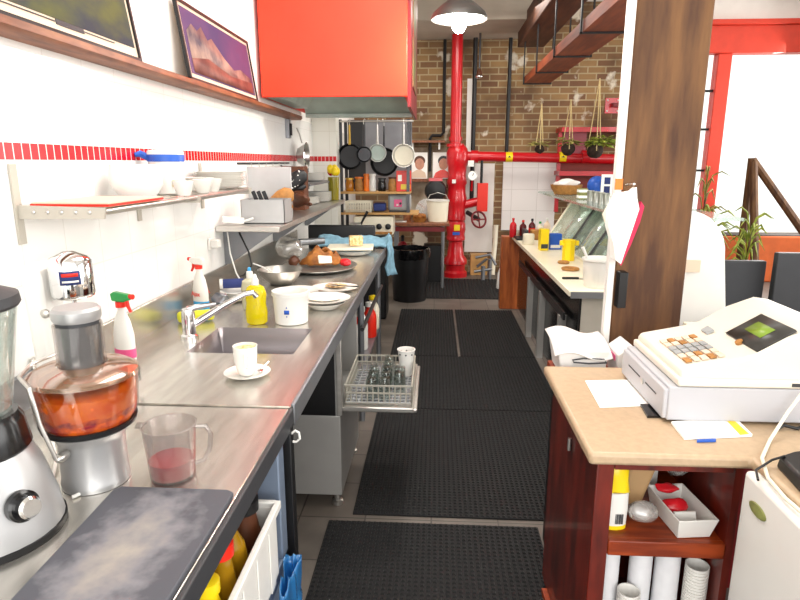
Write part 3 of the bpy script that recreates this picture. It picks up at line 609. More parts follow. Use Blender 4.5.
ob(wrap(.068, -.9, -.5, .03, .055), 'sticker', M['yellow'], t, solid=.001)
cupb = B().lathe([(.022, 0), (.026, .004), (.04, .05), (.041, .055), (.038, .055), (.024, .008), (.001, .006), (.001, 0)], n=22)
c0 = one(cupb, 'small_bowl', M['china'], 'small white bowl in front of the canister on the tube shelf', 'bowl', (-.945, 2.22, SH+.0008), group='small white bowls on the tube shelf')
dup(c0, (-.95, 2.42, SH+.0008), 'small white bowl to the right of the canister on the tube shelf'); dup(c0, (-.95, 2.53, SH+.0008), 'small white bowl next to the plate stacks on the tube shelf')
G = 'plates stacked on the tube shelf'
for k in range(9): plate('white dinner plate in the far stack on the tube shelf', (-1.03+.003*math.sin(k*5), 2.84, SH+.001+.0075*k), .12, G)
for k in range(6): plate('white dinner plate in the stack against the wall beyond the canister', (-1.06, 2.62, SH+.001+.0075*k), .085, G)

t = T('wall_shelf', 'long flat steel wall shelf above the sink bench', 'shelf')
z = 1.25
ob(B().box(WX+.002, -.815, 3.08, 5.4, z-.03, z), 'shelf_plate', M['steel'], t, bevel=.004)
for y in (3.2, 4.2, 5.25): ob(B().prism([(WX+.002, z-.22), (WX+.03, z-.22), (-.86, z-.031), (WX+.002, z-.031)], 'y', y-.006, y+.006), 'bracket', M['steel_dull'], t)
t2 = T('upper_wall_shelf', 'short upper steel shelf above the far plates', 'shelf')
ob(B().box(WX+.002, -.93, 4.45, 5.5, 1.405, 1.42), 'shelf_plate', M['steel_dull'], t2)
for y in (4.5, 5.45): ob(B().box(WX+.002, WX+.012, y-.012, y+.012, 1.34, 1.56), 'bracket', M['steel_dull'], t2)
G = 'plates stacked at the far end of the wall shelves'
for k in range(10): plate('white plate in the lower far stack on the wall shelf', (-1.0, 5.05, z+.0075*k), .125, G)
for k in range(8): plate('white plate in the stack on the short upper shelf', (-1.04, 5.1, 1.4205+.0075*k), .105, G)
for k in range(7): plate('white plate in the second lower stack behind the dotted oven mitt', (-1.03, 4.75, z+.0075*k), .11, G)
t = T('steel_container', 'open stainless steel box at the near end of the wall shelf', 'container', (-.95, 3.3, z+.0005))
b = B().box(-.11, .13, -.08, .09, 0, .004).box(-.11, -.106, -.08, .09, 0, .13).box(.126, .13, -.08, .09, 0, .13).box(-.11, .13, -.08, -.076, 0, .13).box(-.11, .13, .086, .09, 0, .13)
ob(b, 'box_body', M['brushed'], t)
G = 'knives standing in the steel box'
for k in range(3):
    t = T('knife', 'black handled knife standing in the steel box, %s from the wall' % ('nearest', 'second', 'third')[k], 'knife', (-.965+k*.03, 3.34, z+.012), (0, -.35, .3), G)
    ob(B().box(-.012, .012, -.001, .001, 0, .12), 'blade', M['steel'], t); ob(B().box(-.011, .011, -.007, .007, .1, .17), 'handle', M['black'], t, bevel=.003)
one(B().box(-.15, .12, -.006, .006, 0, .3), 'steel_sheet', M['brushed'], 'tall grey steel sheet standing behind the steel box', 'sheet', (-1.0, 3.66, z+.0005), bevel=.003)
one(B().box(-.08, .08, -.07, .07, 0, .3), 'storage_box', M['brown'], 'tall dark brown box behind the oven mitts', 'box', (-.99, 4.22, z+.0005), bevel=.003)
def mitt(name, label, loc, rot, m, dots=False):
    t = T(name, label, 'oven mitt', loc, rot); t.scale = (.8, .8, .8)
    b = B().tube([(0, 0, -.15), (0, 0, -.05), (0, 0, .04), (0, 0, .1), (0, 0, .13)], [.055, .06, .068, .055, .02], 16).tube([(.03, 0, -.02), (.075, 0, .03), (.085, 0, .06)], [.03, .026, .014], 12)
    for i, v in enumerate(b.v): v.y *= .55
    ob(b, 'mitt_body', m, t)
    if dots:
        b = B()
        for k in range(26):
            z_ = -.13+.23*random.random(); x_ = (random.random()-.5)*.09; b.ball((x_, -.033*math.sqrt(max(.1, 1-(x_/.062)**2)), z_), .006, .003, .006, 8, 6)
        ob(b, 'dots', M['white'], t)
mitt('oven_mitt', 'black oven mitt with white dots leaning on the brown box', (-.93, 3.92, z+.2), (0, .9, .15), M['black'], True)
mitt('oven_mitt', 'orange brown oven mitt lying over the steel box', (-.93, 3.53, z+.1), (0, .9, .1), M['tan'])
mitt('oven_mitt', 'dark patterned oven mitt lying on the shelf below the dotted mitt', (-.9, 3.97, z+.085), (PI/2-.3, .6, .4), M['brown'])
one(B().at((0, 0, .02), (0, .1, .4)).box(-.07, .04, -.02, .02, -.012, .018).tube([(.04, 0, 0), (.09, 0, .02)], .006, 8), 'power_plug', M['white'], 'white power plug lying on the near corner of the wall shelf', 'plug', (-1.07, 3.16, z+.002))
t = T('power_socket', 'white power socket on the tiles just below the wall shelf', 'socket', (WX+.001, 3.0, 1.17))
ob(B().box(0, .012, -.04, .04, -.03, .03), 'socket_plate', M['white'], t, bevel=.003); ob(B().box(.012, .05, -.03, .02, -.02, .02), 'plug', M['white'], t, bevel=.004)
t = T('flower_jar', 'glass jar with yellow and red flowers on the far shelf end', 'jar', (-.9, 5.3, z+.0005))
ob(B().lathe([(.04, 0), (.045, .005), (.05, .2), (.047, .2), (.042, .01), (.001, .008), (.001, 0)], n=20), 'jar_body', mat('oliveglass', 'A89A20', .15, trans=.3, n=.1), t)
for k in range(5): ob(B().ball((.03*math.cos(k*1.3), .03*math.sin(k*1.3), .25+.02*(k % 2)), .03, .03, .04, 10, 7), 'flower', M['yellow' if k != 2 else 'sauce_red'], t)
t = T('hook_rail', 'thin steel hook rail just under the red tile stripe', 'hook rail', (WX+.001, 0, 1.572))
ob(B().box(0, .006, 3.5, 4.75, -.006, .006), 'rail', M['dark_steel'], t)
for k in range(6): ob(B().tube([(.006, 3.75+k*.17, 0), (.012, 3.75+k*.17, -.03), (.025, 3.75+k*.17, -.045), (.035, 3.75+k*.17, -.03)], .003, 6), 'hook', M['steel'], t)
t = T('colander', 'steel colander hanging on the white tiled wall near the hood', 'colander', (WX+.02, 4.95, 1.63))
ob(B().at((0, 0, 0), (0, PI/2, 0)).lathe([(.02, 0), (.06, .015), (.085, .06), (.1, .085), (.095, .085), (.08, .06), (.055, .02), (.001, .008)], n=28), 'bowl', M['steel'], t)
ob(B().at((0, 0, 0), (0, PI/2, 0)).lathe([(.1, .082), (.108, .085), (.1, .09)], n=28, loop=True), 'rim', M['chrome'], t)
ob(B().tube([(.05, 0, .1), (.03, 0, .17), (.01, 0, .22)], .006, 8), 'handle', M['steel'], t)
t = T('knife_rack', 'small rack with dark handled utensils hanging on the wall near the hood', 'rack', (WX+.001, 4.72, 1.78))
ob(B().box(0, .03, -.03, .03, -.02, .12), 'rack_body', M['steel_dull'], t); ob(B().box(.03, .045, -.012, .012, .0, .09), 'utensil_handle', M['black'], t, bevel=.004)

# ------------------------------------------------------------------ pictures on the ledge
def picture(name, label, y0, y1, h, art, extra):
    t = T(name, label, 'picture', (WX+.075, 0, 1.936), (0, -.14, 0))
    fw = .012
    b = B().box(-.012, .004, y0, y1, 0, fw).box(-.012, .004, y0, y1, h-fw, h).box(-.012, .004, y0, y0+fw, 0, h).box(-.012, .004, y1-fw, y1, 0, h)
    ob(b, 'frame', M['black'], t)
    ob(B().box(-.01, -.004, y0+fw, y1-fw, fw, h-fw), 'mount', M['mount'], t)
    m_ = .026
    ob(B().box(-.004, -.002, y0+fw+m_, y1-fw-m_*.6, fw+m_*extra[0], h-fw-m_*.6), 'artwork', art, t)
    return t, y0, y1, h
dm('art_dark', '1E2430', .7, col2='4A4C1C', scale=5, n=.1, stretch=(1, 1, 2)); 
t, a_, b_, h_ = picture('picture', 'framed water garden print leaning on the ledge at upper left', .95, 2.27, .62, M['art_dark'], (1.3,))
b = B()
for k in range(16): b.ball((-.0015, 1.2+random.random()*.85, .14+random.random()*.3), .002, .035+.03*random.random(), .015+.012*random.random(), 10, 6)
ob(b, 'pale_blooms', mat('bloom', 'B8B070', .6, col2='6E6828', scale=30), t)
ob(B().box(-.0035, -.0015, 1.5, 2.1, .036, .039).box(-.0035, -.0015, 1.78, 1.92, .03, .045), 'caption_bar', M['charcoal'], t)
t, a_, b_, h_ = picture('picture', 'framed mountain print leaning on the ledge beside the red hood', 2.72, 3.74, .345, mat('dusk_sky', '2C2C58', .6, col2='5A3860', scale=2), (.8,))
b = B().add([(-.001, y, z) for y, z in ((2.79, .05), (3.68, .05), (3.68, .12), (3.5, .15), (3.38, .13), (3.25, .17), (3.1, .24), (3.04, .22), (2.98, .27), (2.92, .24), (2.86, .26), (2.79, .22))], [tuple(range(12))])
ob(b, 'mountain', M['mountain'], t, solid=.001)
b = B().add([(0, y, z) for y, z in ((2.79, .04), (3.68, .04), (3.68, .1), (3.3, .09), (3.0, .13), (2.79, .1))], [tuple(range(6))])
ob(b, 'foreground_ridge', mat('ridge', '5E302A', .6, col2='8A5448', scale=8), t, solid=.001)

# ------------------------------------------------------------------ range hood
t = T('range_hood', 'big bright red range hood above the far end of the bench', 'hood', (0, 0, 0))
hx0, hx1, hy0, hy1, hz = -1.135, -.19, 4.0, 5.3, 1.99
b = B().box(hx0, hx1, hy0, hy0+.02, hz, CZ-.01).box(hx1-.02, hx1, hy0+.02, hy1, hz, CZ-.01).box(hx0, hx0+.02, hy0+.02, hy1, hz, CZ-.01)
ob(b, 'front_panel', M['hood_red'], t, bevel=.004)
b = B().box(hx1, hx1+.02, hy0+.05, hy1, hz-.06, CZ-.01)
ob(b, 'side_trim', M['dark_red'], t)
ob(B().box(hx1+.02, hx1+.026, hy0+.35, hy1-.35, hz+.1, CZ-.1), 'side_panel', mat('side_green', '5A6A30', .5, col2='7E2A1A', scale=6), t)
ob(B().prism([(hy1-.45, hz+.28), (hy1-.05, hz-.01), (hy1, hz-.01), (hy1, hz+.3)], 'x', hx0+.02, hx1-.02), 'rear_baffle', M['hood_green'], t)
b = B().box(hx0+.02, hx1-.02, hy1-.06, hy1, hz-.04, hz-.01)
ob(b, 'gutter', M['hood_green'], t)
ob(B().prism([(hx0+.02, hz), (hx0+.12, hz), (hx0+.3, hz+.28), (hx0+.02, hz+.28)], 'y', hy0+.02, hy1-.45), 'side_baffle', M['hood_green'], t)
ob(B().box(hx0+.02, hx1-.02, hy0+.02, hy1, hz+.3, hz+.32), 'filter_panel', M['dark_steel'], t)
for k in range(3): ob(B().box(hx0+.2+k*.26, hx0+.42+k*.26, hy0+.15, hy0+.7, hz+.285, hz+.298), 'filter', M['steel_dull'], t)

# ------------------------------------------------------------------ pan shelves behind the bench
t = T('pan_rack', 'tall steel rack of shelves behind the bench with pans hanging above', 'rack')
ux0, ux1, uy0, uy1 = -.93, -.27, 5.95, 6.3
for x, y in ((ux0, uy0), (ux0, uy1), (ux1, uy0), (ux1, uy1)): ob(B().box(x-.015, x+.015, y-.015, y+.015, 0 if x < -.5 else 1.07, 1.98), 'post', M['dark_steel'], t)
for z, m_ in ((1.295, 'pine'), (1.09, 'pine')): ob(B().box(ux0-.02, ux1+.02+(.08 if z < 1.2 else 0), uy0-.02, uy1, z-.022, z), 'shelf_board', M[m_], t, bevel=.003)
ob(B().cyl((ux0, uy0-.03, 1.96), (ux1+.05, uy0-.03, 1.96), .008), 'hanging_rail', M['steel'], t)
ob(B().box(ux0+.2, ux1+.02, uy1+.02, uy1+.03, 1.3, 2.0), 'back_panel', M['greypanel'], t)
ob(B().box(ux0+.02, ux0+.2, uy1+.02, uy1+.03, 1.3, 2.0), 'dark_back_panel', M['charcoal'], t)
def pan(label, x, zc, r, m, mi, hz, y=5.86, dz=.05, hang=1.955, handle='steel', group=None):
    t = T('frying_pan', label, 'pan', (x, y, zc), (0, 0, 0), 'pans hanging from the rack')
    b = B().at((0, 0, 0), (PI/2, 0, 0)).lathe([(r*.82, -dz), (r*.86, -dz+.003), (r, 0), (r*.97, 0), (r*.82, -dz+.006), (.001, -dz+.006), (.001, -dz)], n=32)
    ob(b, 'pan_body', M[m], t)
    ob(B().at((0, .0, 0), (PI/2, 0, 0)).lathe([(.001, -dz+.0062), (r*.81, -dz+.0062), (r*.8, -dz+.008), (.001, -dz+.008)], n=28), 'pan_inside', M[mi], t)
    ob(B().tube([(0, 0, r*.9), (0, .01, r+.06), (0, .01, hang-zc-.03)], [.013, .01, .008], 8), 'handle', M[handle], t)
    ob(B().tube([(0, .01, hang-zc-.035), (0, .01, hang-zc), (0, (5.92-y)*.6, hang-zc+.027), (0, 5.92-y, hang-zc+.026), (0, 5.92-y+.02*(1 if y < 5.92 else -1), hang-zc+.014)], .003, 6), 'hook', M['steel'], t)
    return t
pan('black frying pan hanging at the left end of the pan rack', -.83, 1.63, .125, 'black_gloss', 'charcoal', 0, handle='gold')
pan('small black pan hanging second from the left on the rack', -.685, 1.65, .075, 'black', 'dark_steel', 0, y=5.79, handle='dark_steel')
pan('big black wok hanging behind the small steel pan', -.515, 1.58, .14, 'black', 'black', 0, y=6.06, handle='dark_steel')
pan('small shiny steel pan hanging in front of the black wok', -.562, 1.665, .085, 'steel', 'hood_green', 0, y=5.86)
pan('pale cream saucepan hanging at the right end of the rack', -.31, 1.64, .11, 'steel', 'cream', 0, dz=.08, y=5.83)
def rjar(x, r, h, m_, c_, lab, z=1.2955, y=6.02): return bottle('spice_jar', lab, 'jar', (x, y, z), r, h, M[m_], M[c_], 'jars on the upper rack shelf', neck=.8)
rjar(-.86, .042, .13, 'amber', 'gold', 'amber spice jar at the left end of the upper rack shelf'); rjar(-.765, .042, .14, 'tan', 'orange', 'tan spice jar beside the orange bottle on the upper rack shelf')
rjar(-.69, .03, .17, 'orange', 'orange', 'orange bottle on the upper rack shelf'); rjar(-.63, .036, .17, 'white', 'white', 'white and blue bottle on the upper rack shelf')
rjar(-.535, .04, .13, 'black_gloss', 'black', 'dark jar in the middle of the upper rack shelf'); rjar(-.43, .042, .14, 'tan', 'brown', 'brown jar left of the red box on the upper rack shelf')
t = T('red_box', 'red food box with yellow and white patches at the right end of the rack shelf', 'box', (-.315, 6.05, 1.2955))
ob(B().box(-.075, .07, -.06, .06, 0, .2), 'box_body', M['red'], t, bevel=.003); ob(B().box(-.03, .065, -.064, -.06, .02, .07), 'yellow_patch', M['yellow'], t); ob(B().box(-.06, -.02, -.064, -.06, .1, .16), 'white_patch', M['paper'], t)
t = T('plastic_basket', 'white plastic basket with square holes on the lower rack shelf', 'basket', (-.765, 6.02, 1.0905))
b = B(); w_, d_, h_ = .125, .09, .105
for k in range(11): x = -w_+2*w_*k/10; b.box(x-.004, x+.004, -d_, -d_+.004, 0, h_).box(x-.004, x+.004, d_-.004, d_, 0, h_)
for k in range(8): y = -d_+2*d_*k/7; b.box(-w_, -w_+.004, y-.004, y+.004, 0, h_).box(w_-.004, w_, y-.004, y+.004, 0, h_)
for z in (0, .027, .053, .08): b.box(-w_, w_, -d_, -d_+.004, z, z+.008).box(-w_, w_, d_-.004, d_, z, z+.008).box(-w_, -w_+.004, -d_, d_, z, z+.008).box(w_-.004, w_, -d_, d_, z, z+.008)
ob(b, 'basket_sides', M['cream'], t); ob(B().box(-w_-.006, w_+.006, -d_-.006, -d_+.002, h_-.012, h_+.004).box(-w_-.006, w_+.006, d_-.002, d_+.006, h_-.012, h_+.004).box(-w_-.006, -w_, -d_, d_, h_-.012, h_+.004).box(w_, w_+.006, -d_, d_, h_-.012, h_+.004), 'rim', M['cream'], t)
ob(B().box(-w_, w_, -d_, d_, 0, .004), 'base', M['cream'], t)
one(B().cbox((0, 0, .04), (.12, .16, .08)).crumple(.008, 14), 'cloth_bundle', M['navy'], 'folded navy blue cloth on the lower rack shelf', 'cloth', (-.555, 6.02, 1.1), bevel=.015)
t = T('radio', 'grey rounded device with a pink square on the end of the lower rack shelf', 'radio', (-.345, 6.075, 1.0905))
ob(B().box(-.13, .1, -.06, .06, 0.01, .175), 'case', M['gray_plastic'], t, bevel=.025); ob(B().box(-.07, .01, -.064, -.058, .05, .125), 'pink_panel', M['pink'], t, bevel=.003); ob(B().at((-.005, -.066, .085), (PI/2, 0, 0)).lathe([(.012, 0), (.012, .006)], n=12), 'dial', M['black'], t)
ob(B().box(-.045, -.025, -.067, -.063, .062, .08), 'button', M['white'], t); ob(B().box(-.12, .09, -.05, .05, 0, .011), 'base', M['black'], t)
t = T('saucepan', 'small steel saucepan with black handle below the rack basket', 'saucepan', (-.78, 5.85, .86))
ob(B().lathe([(.06, 0), (.062, .005), (.062, .13), (.066, .135), (.059, .135), (.058, .008), (.001, .006), (.001, 0)], n=26), 'pan_body', M['steel'], t)
ob(B().tube([(.05, -.02, .12), (.09, -.03, .2), (.12, -.03, .25)], [.01, .012, .014], 8), 'handle', M['black'], t)
t = T('cooker', 'cream enamel cooker with black knobs under the rack shelves', 'cooker', (-.62, 6.05, 0))
ob(B().box(-.25, .13, -.15, .2, .0, .855), 'cooker_body', M['black'], t, bevel=.02); ob(B().box(-.2, .2, -.1, .2, .857, 1.05), 'splashback', M['cream'], t, bevel=.02)
for x in (.06, .15): ob(B().at((x, -.105, .95), (PI/2, 0, 0)).lathe([(.03, 0), (.028, .02), (.02, .024)], n=16), 'knob', M['black'], t)
ob(B().box(.0, .19, -.13, -.1, .875, .9), 'tan_trim', M['tan'], t)

# ------------------------------------------------------------------ things at the brick wall
t = T('riser_pipe', 'thick red fire pipe standing at the brick wall with valves and crosspipe', 'pipe')
px, py = .29, 8.36
b = B().lathe([(.17, 0), (.17, .06), (.14, .09), (.14, .17), (.165, .18), (.165, .24), (.12, .3), (.1, .45), (.1, .5), (.13, .52), (.13, .56), (.12, .6), (.135, .66), (.13, .74), (.11, .78), (.13, .8), (.13, .86), (.12, .92), (.135, 1.02), (.14, 1.1), (.125, 1.16), (.12, 1.26), (.14, 1.3), (.12, 1.4), (.13, 1.52), (.15, 1.56), (.15, 1.7), (.13, 1.76), (.1, 1.8)], (px, py, 0), 28)
ob(b, 'valve_body', M['pipe_red'], t)
u = ob(B().cyl((px-.03, py, 1.74), (px-.03, py, 3.195), .073, n=20), 'upper_pipe', M['pipe_red'], t)
b = B().at((px-.03, py, 1.78)).lathe([(.12, 0), (.12, .04), (.085, .045)]); b.at((px-.03, py, 1.86)).lathe([(.09, 0), (.09, .05)]); ob(b, 'flange', M['pipe_red'], u)
b = B().tube([(px, py, 1.655), (px+.25, py, 1.655), (3.3, py+.05, 1.6)], .066, 18)
cp = ob(b, 'cross_pipe', M['pipe_red'], t)
for x in (.52, 2.0): ob(B().at((x, py, 1.65), (0, PI/2, 0)).lathe([(.085, -.05), (.085, .05)], n=20), 'coupling', M['pipe_red'], cp)
for x in (.985, 1.7):
    l_ = ob(B().at((x, py+.005, 1.645), (0, PI/2, 0)).lathe([(.068, -.045), (.068, .045)], n=20), 'flow_label', M['yellow'], cp)
    ob(B().prism([(x-.02, 1.64), (x+.02, 1.64), (x, 1.665)], 'y', py-.066, py-.063), 'arrow', M['black'], l_)
t2 = ob(B().box(px+.28, px+.42, py-.1, py+.08, .92, 1.3).at(), 'valve_box', M['red'], t)
ob(B().cyl((px+.1, py, 1.0), (px+.3, py, 1.05), .06), 'branch', M['pipe_red'], t)
wv = ob(B().at((px+.3, py-.2, .82), (PI/2-.3, 0, .5)).tube([(.11*math.cos(k*PI/10), .11*math.sin(k*PI/10), 0) for k in range(20)], .014, 8, closed=True).tube([(-.11, 0, 0), (.11, 0, 0)], .01).tube([(0, -.11, 0), (0, .11, 0)], .01), 'hand_wheel', M['dark_red'], t)
ob(B().cyl((px+.3, py-.2, .82), (px+.15, py-.02, .9), .03), 'valve_stem', M['black'], t)
gg = ob(B().at((px+.2, py-.14, 1.4), (PI/2, 0, 0)).lathe([(.065, 0), (.065, .03), (.06, .034)], n=24), 'gauge', M['steel'], t)
ob(B().at((px+.2, py-.175, 1.4), (PI/2, 0, 0)).lathe([(.054, 0), (.054, .002)], n=24), 'gauge_face', M['paper'], gg); ob(B().tube([(px+.2, py-.179, 1.4), (px+.22, py-.179, 1.44)], .004), 'gauge_needle', M['black'], gg)
ob(B().cyl((px+.2, py-.13, 1.34), (px+.2, py-.05, 1.2), .015), 'gauge_pipe', M['pipe_red'], t)
ob(B().box(px+.14, px+.22, py-.12, py-.08, 1.52, 1.6), 'white_tag', M['white'], t)
ob(B().box(px-.07, px-.02, py-.145, py-.13, 1.3, 1.35), 'white_tag', M['white'], t)
ob(B().box(px-.03, px+.05, py-.14, py-.128, .66, .74), 'emblem', M['yellow'], t); ob(B().box(px-.05, px+.05, py-.14, py-.126, .6, .64), 'emblem_strip', M['blue'], t)
ob(B().cyl((px+.33, py-.05, 1.6), (px+.33, py-.05, 1.0), .018), 'black_rod', M['black'], t)
one(B().tube([(.87, 8.62, .7), (.865, 8.6, 0.45), (.84, 8.52, .2), (.83, 8.46, .0)], .035, 10), 'drain_pipe', M['cream'], 'pale bent drain pipe at the wall right of the red riser', 'pipe')
one(B().tube([(.98, 7.6, .75), (.9, 7.5, .5), (.84, 7.5, .3)], .016, 8), 'hose', M['white'], 'thin white hose hanging by the wooden end panel', 'hose')
one(B().lathe([(.05, 0), (.055, .02), (.04, .2), (.015, .28)], n=16), 'plastic_bottle', M['white'], 'white bottle on the floor at the end of the thin hose', 'bottle', (.84, 7.5, 0))
t = T('cardboard_crates', 'stack of small grey metal bits beside the red pipe base', 'fittings', (.66, 8.15, 0))
t = tag(t, 'jumble of grey metal pipe fittings on the floor right of the red pipe', 'fittings'); t.name = 'pipe_fitting'
b = B()
b.tube([(-.1, 0, .3), (.1, .02, .34), (.18, 0, .2)], .02).tube([(-.08, -.05, .18), (.05, -.08, .3)], .018).cyl((0, -.1, 0), (0, -.1, .2), .03).cyl((.1, 0, 0), (.1, 0, .28), .025).tube([(-.12, -.1, .12), (.12, -.1, .16)], .02)
ob(b, 'fitting_body', M['steel_dull'], t)
one(B().box(-.12, .12, -.08, .08, 0, .3), 'carton', M['pine'], 'tan carton on the floor between pipe base and fittings', 'carton', (.63, 8.52, 0), bevel=.004)
one(B().cyl((.51, 8.6, 3.2), (.51, 8.6, 1.0), .03), 'conduit', M['black'], 'thin black pipe running down the bricks right of the red riser', 'pipe')
one(B().cyl((.98, 8.63, 3.2), (.98, 8.63, 1.7), .025), 'conduit', M['black'], 'black pipe on the bricks above the crosspipe, farther right', 'pipe')
one(B().tube([(.1, 8.63, 3.19), (.1, 8.63, 1.98), (.06, 8.63, 1.94), (-.06, 8.63, 1.94), (-.085, 8.63, 1.9), (-.085, 8.63, 1.45)], .022), 'conduit', M['black'], 'black pipe bending left behind the red riser', 'pipe')
b = B().ball((0, 0, 0), .05, .05, .03); 
t = T('sprinkler_head', 'small round chrome fitting hanging on the thin pipe by the riser', 'sprinkler', (.55, 8.3, 2.67))
ob(b, 'dome', M['chrome'], t); ob(B().cyl((0, 0, 0), (0, 0, .53), .012), 'drop_pipe', M['dark_steel'], t); ob(B().lathe([(.04, .02), (.03, .07), (.015, .1)], n=14), 'collar', M['brown'], t)
struct(B().box(.95, 1.7, BY-.02, BY, .62, 1.62), 'trim_2', wtile, bevel=.004)
struct(B().box(.43, .83, BY-.02, BY, .3, 1.56), 'trim_3', M['plaster'])
struct(B().box(-.5, .15, BY-.03, BY, .9, 1.78), 'trim_4', mat('old_plaster', 'C8BCA8', .8, col2='7A6650', scale=3))
struct(B().box(.42, .5, BY-.015, BY, 1.7, 2.7).crumple(.02, 9), 'trim_5', M['plaster'])
# little shelf with portraits
t = T('wall_ledge', 'small wooden ledge on the brick wall with two white brackets', 'shelf')
ob(B().box(-.42, .12, 8.45, BY-.03, 1.84, 1.87), 'shelf_board', M['ledge_wood'], t)
for x in (-.34, .03): ob(B().box(x, x+.025, 8.5, BY-.03, 1.75, 1.84), 'bracket', M['white'], t)
t = T('wall_ledge', 'narrow wooden ledge under the two portrait prints', 'shelf'); ob(B().box(-.4, .05, 8.5, BY-.03, 1.31, 1.35), 'shelf_board', M['ledge_wood'], t)
def portrait(label, x, hair, shirt):
    t = T('portrait', label, 'picture', (x, 8.6, 1.352), (-.08, 0, 0))
    ob(B().box(-.13, .13, 0, .01, 0, .36), 'print', M['paper'], t)
    ob(B().at((.02, -.002, .2)).prism([(.065*math.cos(k*PI/8), .08*math.sin(k*PI/8)) for k in range(16)], 'y', -.002, .001), 'head', M['portrait_skin'], t)
    ob(B().at((.02, -.003, .245)).prism([(.078*math.cos(k*PI/8), .07*math.sin(k*PI/8)) for k in range(16)], 'y', .0, .001), 'hair', M[hair], t)
    ob(B().prism([(-.12, .01), (.12, .01), (.1, .08), (.04, .12), (-.02, .12), (-.09, .08)], 'y', -.004, -.001), 'shirt', M[shirt], t)
portrait('portrait print of a person in a pale pink top on the narrow ledge', -.25, 'brown', 'mount'); portrait('portrait print partly behind the black fan at the red riser', .085, 'charcoal', 'red')
t = T('heater', 'dark round fan heater with red trim hanging by the red riser', 'fan', (.0, 8.2, 1.2))
ob(B().at((0, 0, 0), (PI/2, 0, 0)).lathe([(.14, -.06), (.15, 0), (.13, .05), (.05, .07)], n=26), 'fan_cage', M['black'], t); ob(B().box(-.1, .1, -.08, 0, -.17, -.13), 'red_base', M['pipe_red'], t); ob(B().box(-.09, .09, -.05, .05, .13, .17), 'red_top', M['pipe_red'], t)
ob(B().box(-.02, .02, .0, .44, -.02, .02), 'mount_arm', M['black'], t)
t = T('wall_table', 'narrow timber side table against the brick wall behind the bin', 'table')
ob(B().box(-.55, .18, 7.45, 7.95, .8, .835), 'table_top', M['ledge_wood'], t, bevel=.004)
for x, y in ((-.5, 7.5), (.1, 7.5), (-.5, 7.9), (.1, 7.9)): ob(B().cyl((x, y, 0), (x, y, .8), .02), 'leg', M['steel_dull'], t)
ob(B().box(-.5, .12, 7.47, 7.5, .73, .79), 'apron', M['dark_red'], t)
t = T('bucket', 'translucent cream bucket with a raised lid on the wall table', 'bucket', (.03, 7.7, .8355))
ob(B().lathe([(.12, 0), (.125, .005), (.14, .25), (.15, .26), (.14, .26), (.12, .01), (.001, .008), (.001, 0)], n=30), 'bucket_body', M['cream'], t)
ob(B().lathe([(.145, .26), (.15, .275), (.1, .28)], n=30), 'lid', M['white'], t)
ob(B().tube([(.148, 0, .25), (.1, -.05, .34), (0, -.08, .37), (-.1, -.05, .34), (-.148, 0, .25)], .005), 'handle', M['steel'], t)
ob(B().at((-.16, .12, .145), (1.25, 0, -.5)).lathe([(.14, 0), (.14, .012), (.13, .014)], n=28), 'spare_lid', M['bag_clear'], t)
one(B().lathe([(.045, 0), (.05, .01), (.05, .13), (.04, .14)], n=20), 'canister', M['ledge_wood'], 'brown canister on the wall table', 'canister', (-.36, 7.65, .8355))
t = T('bread_rolls', 'small heap of tan bread rolls next to the bucket', 'bread', (-.2, 7.65, .836)); t.name = 'bread_basket'
t['label'] = 'shallow tan basket of rolls beside the cream bucket'; t['category'] = 'basket'
ob(B().lathe([(.07, 0), (.1, .05), (.095, .05), (.06, .008), (.001, .006), (.001, 0)], n=20), 'basket_body', M['tan'], t)
for k in range(4): ob(B().ball((.04*math.cos(k*1.6), .04*math.sin(k*1.6), .07), .045, .04, .035, 12, 8), 'bread_roll', M['bread'], t)
one(B().box(-.1, .09, -.1, .1, 0, .02), 'tray', M['steel'], 'flat steel tray at the left end of the wall table', 'tray', (-.45, 7.6, .8355), bevel=.004)
t = T('waste_bin', 'tall black plastic waste bin lined with a bag by the aisle end', 'bin', (-.29, 6.85, 0))
ob(B().lathe([(.19, 0), (.195, .01), (.222, .56), (.232, .57), (.228, .6), (.218, .6), (.185, .02), (.001, .015), (.001, 0)], n=36), 'bin_body', M['black'], t)
ob(B().lathe([(.228, .5), (.237, .56), (.234, .61), (.21, .612), (.206, .5)], n=44).crumple(.014, 25), 'bin_liner', M['black_gloss'], t)
one(B().box(-.13, .13, -.12, .12, 0, .5), 'crate', M['black'], 'dark crate on the floor left of the red riser base', 'crate', (-.02, 8.0, 0), bevel=.01)
t = T('fire_extinguisher', 'red cylinder standing under the left end of the wall table', 'extinguisher', (-.42, 7.68, 0))
ob(B().lathe([(.07, 0), (.075, .01), (.075, .5), (.05, .56), (.02, .58)], n=22), 'tank', M['dark_red'], t); ob(B().lathe([(.022, .58), (.022, .63), (.03, .64), (.01, .66)], n=14), 'valve_head', M['black'], t)

# hanging tray, beam, lamp
t = T('timber_beam', 'dark rough timber beam under the ceiling above the hanging tray', 'beam')
ob(B().box(1.03, 1.37, 3.2, 8.3, 3.02, 3.3), 'beam_body', M['beam_wood'], t, bevel=.01)
for y in (3.6, 8.0): ob(B().box(1.1, 1.3, y-.1, y+.1, 3.3, CZ), 'hanger_block', M['beam_wood'], t)
t = T('hanging_tray', 'long rust coloured tray slung from the beam on black straps', 'tray')
ob(B().box(1.09, 1.4, 3.4, 8.0, 2.535, 2.57).box(1.09, 1.11, 3.4, 8.0, 2.57, 2.62).box(1.38, 1.4, 3.4, 8.0, 2.57, 2.62), 'tray_bed', M['tray_rust'], t)
for y in (3.9, 4.9, 5.95, 6.95, 7.92):
    ob(B().box(1.07, 1.42, y-.015, y+.015, 2.522, 2.534).box(1.07, 1.082, y-.015, y+.015, 2.522, 3.3).box(1.408, 1.42, y-.015, y+.015, 2.522, 3.3), 'strap', M['black'], t)
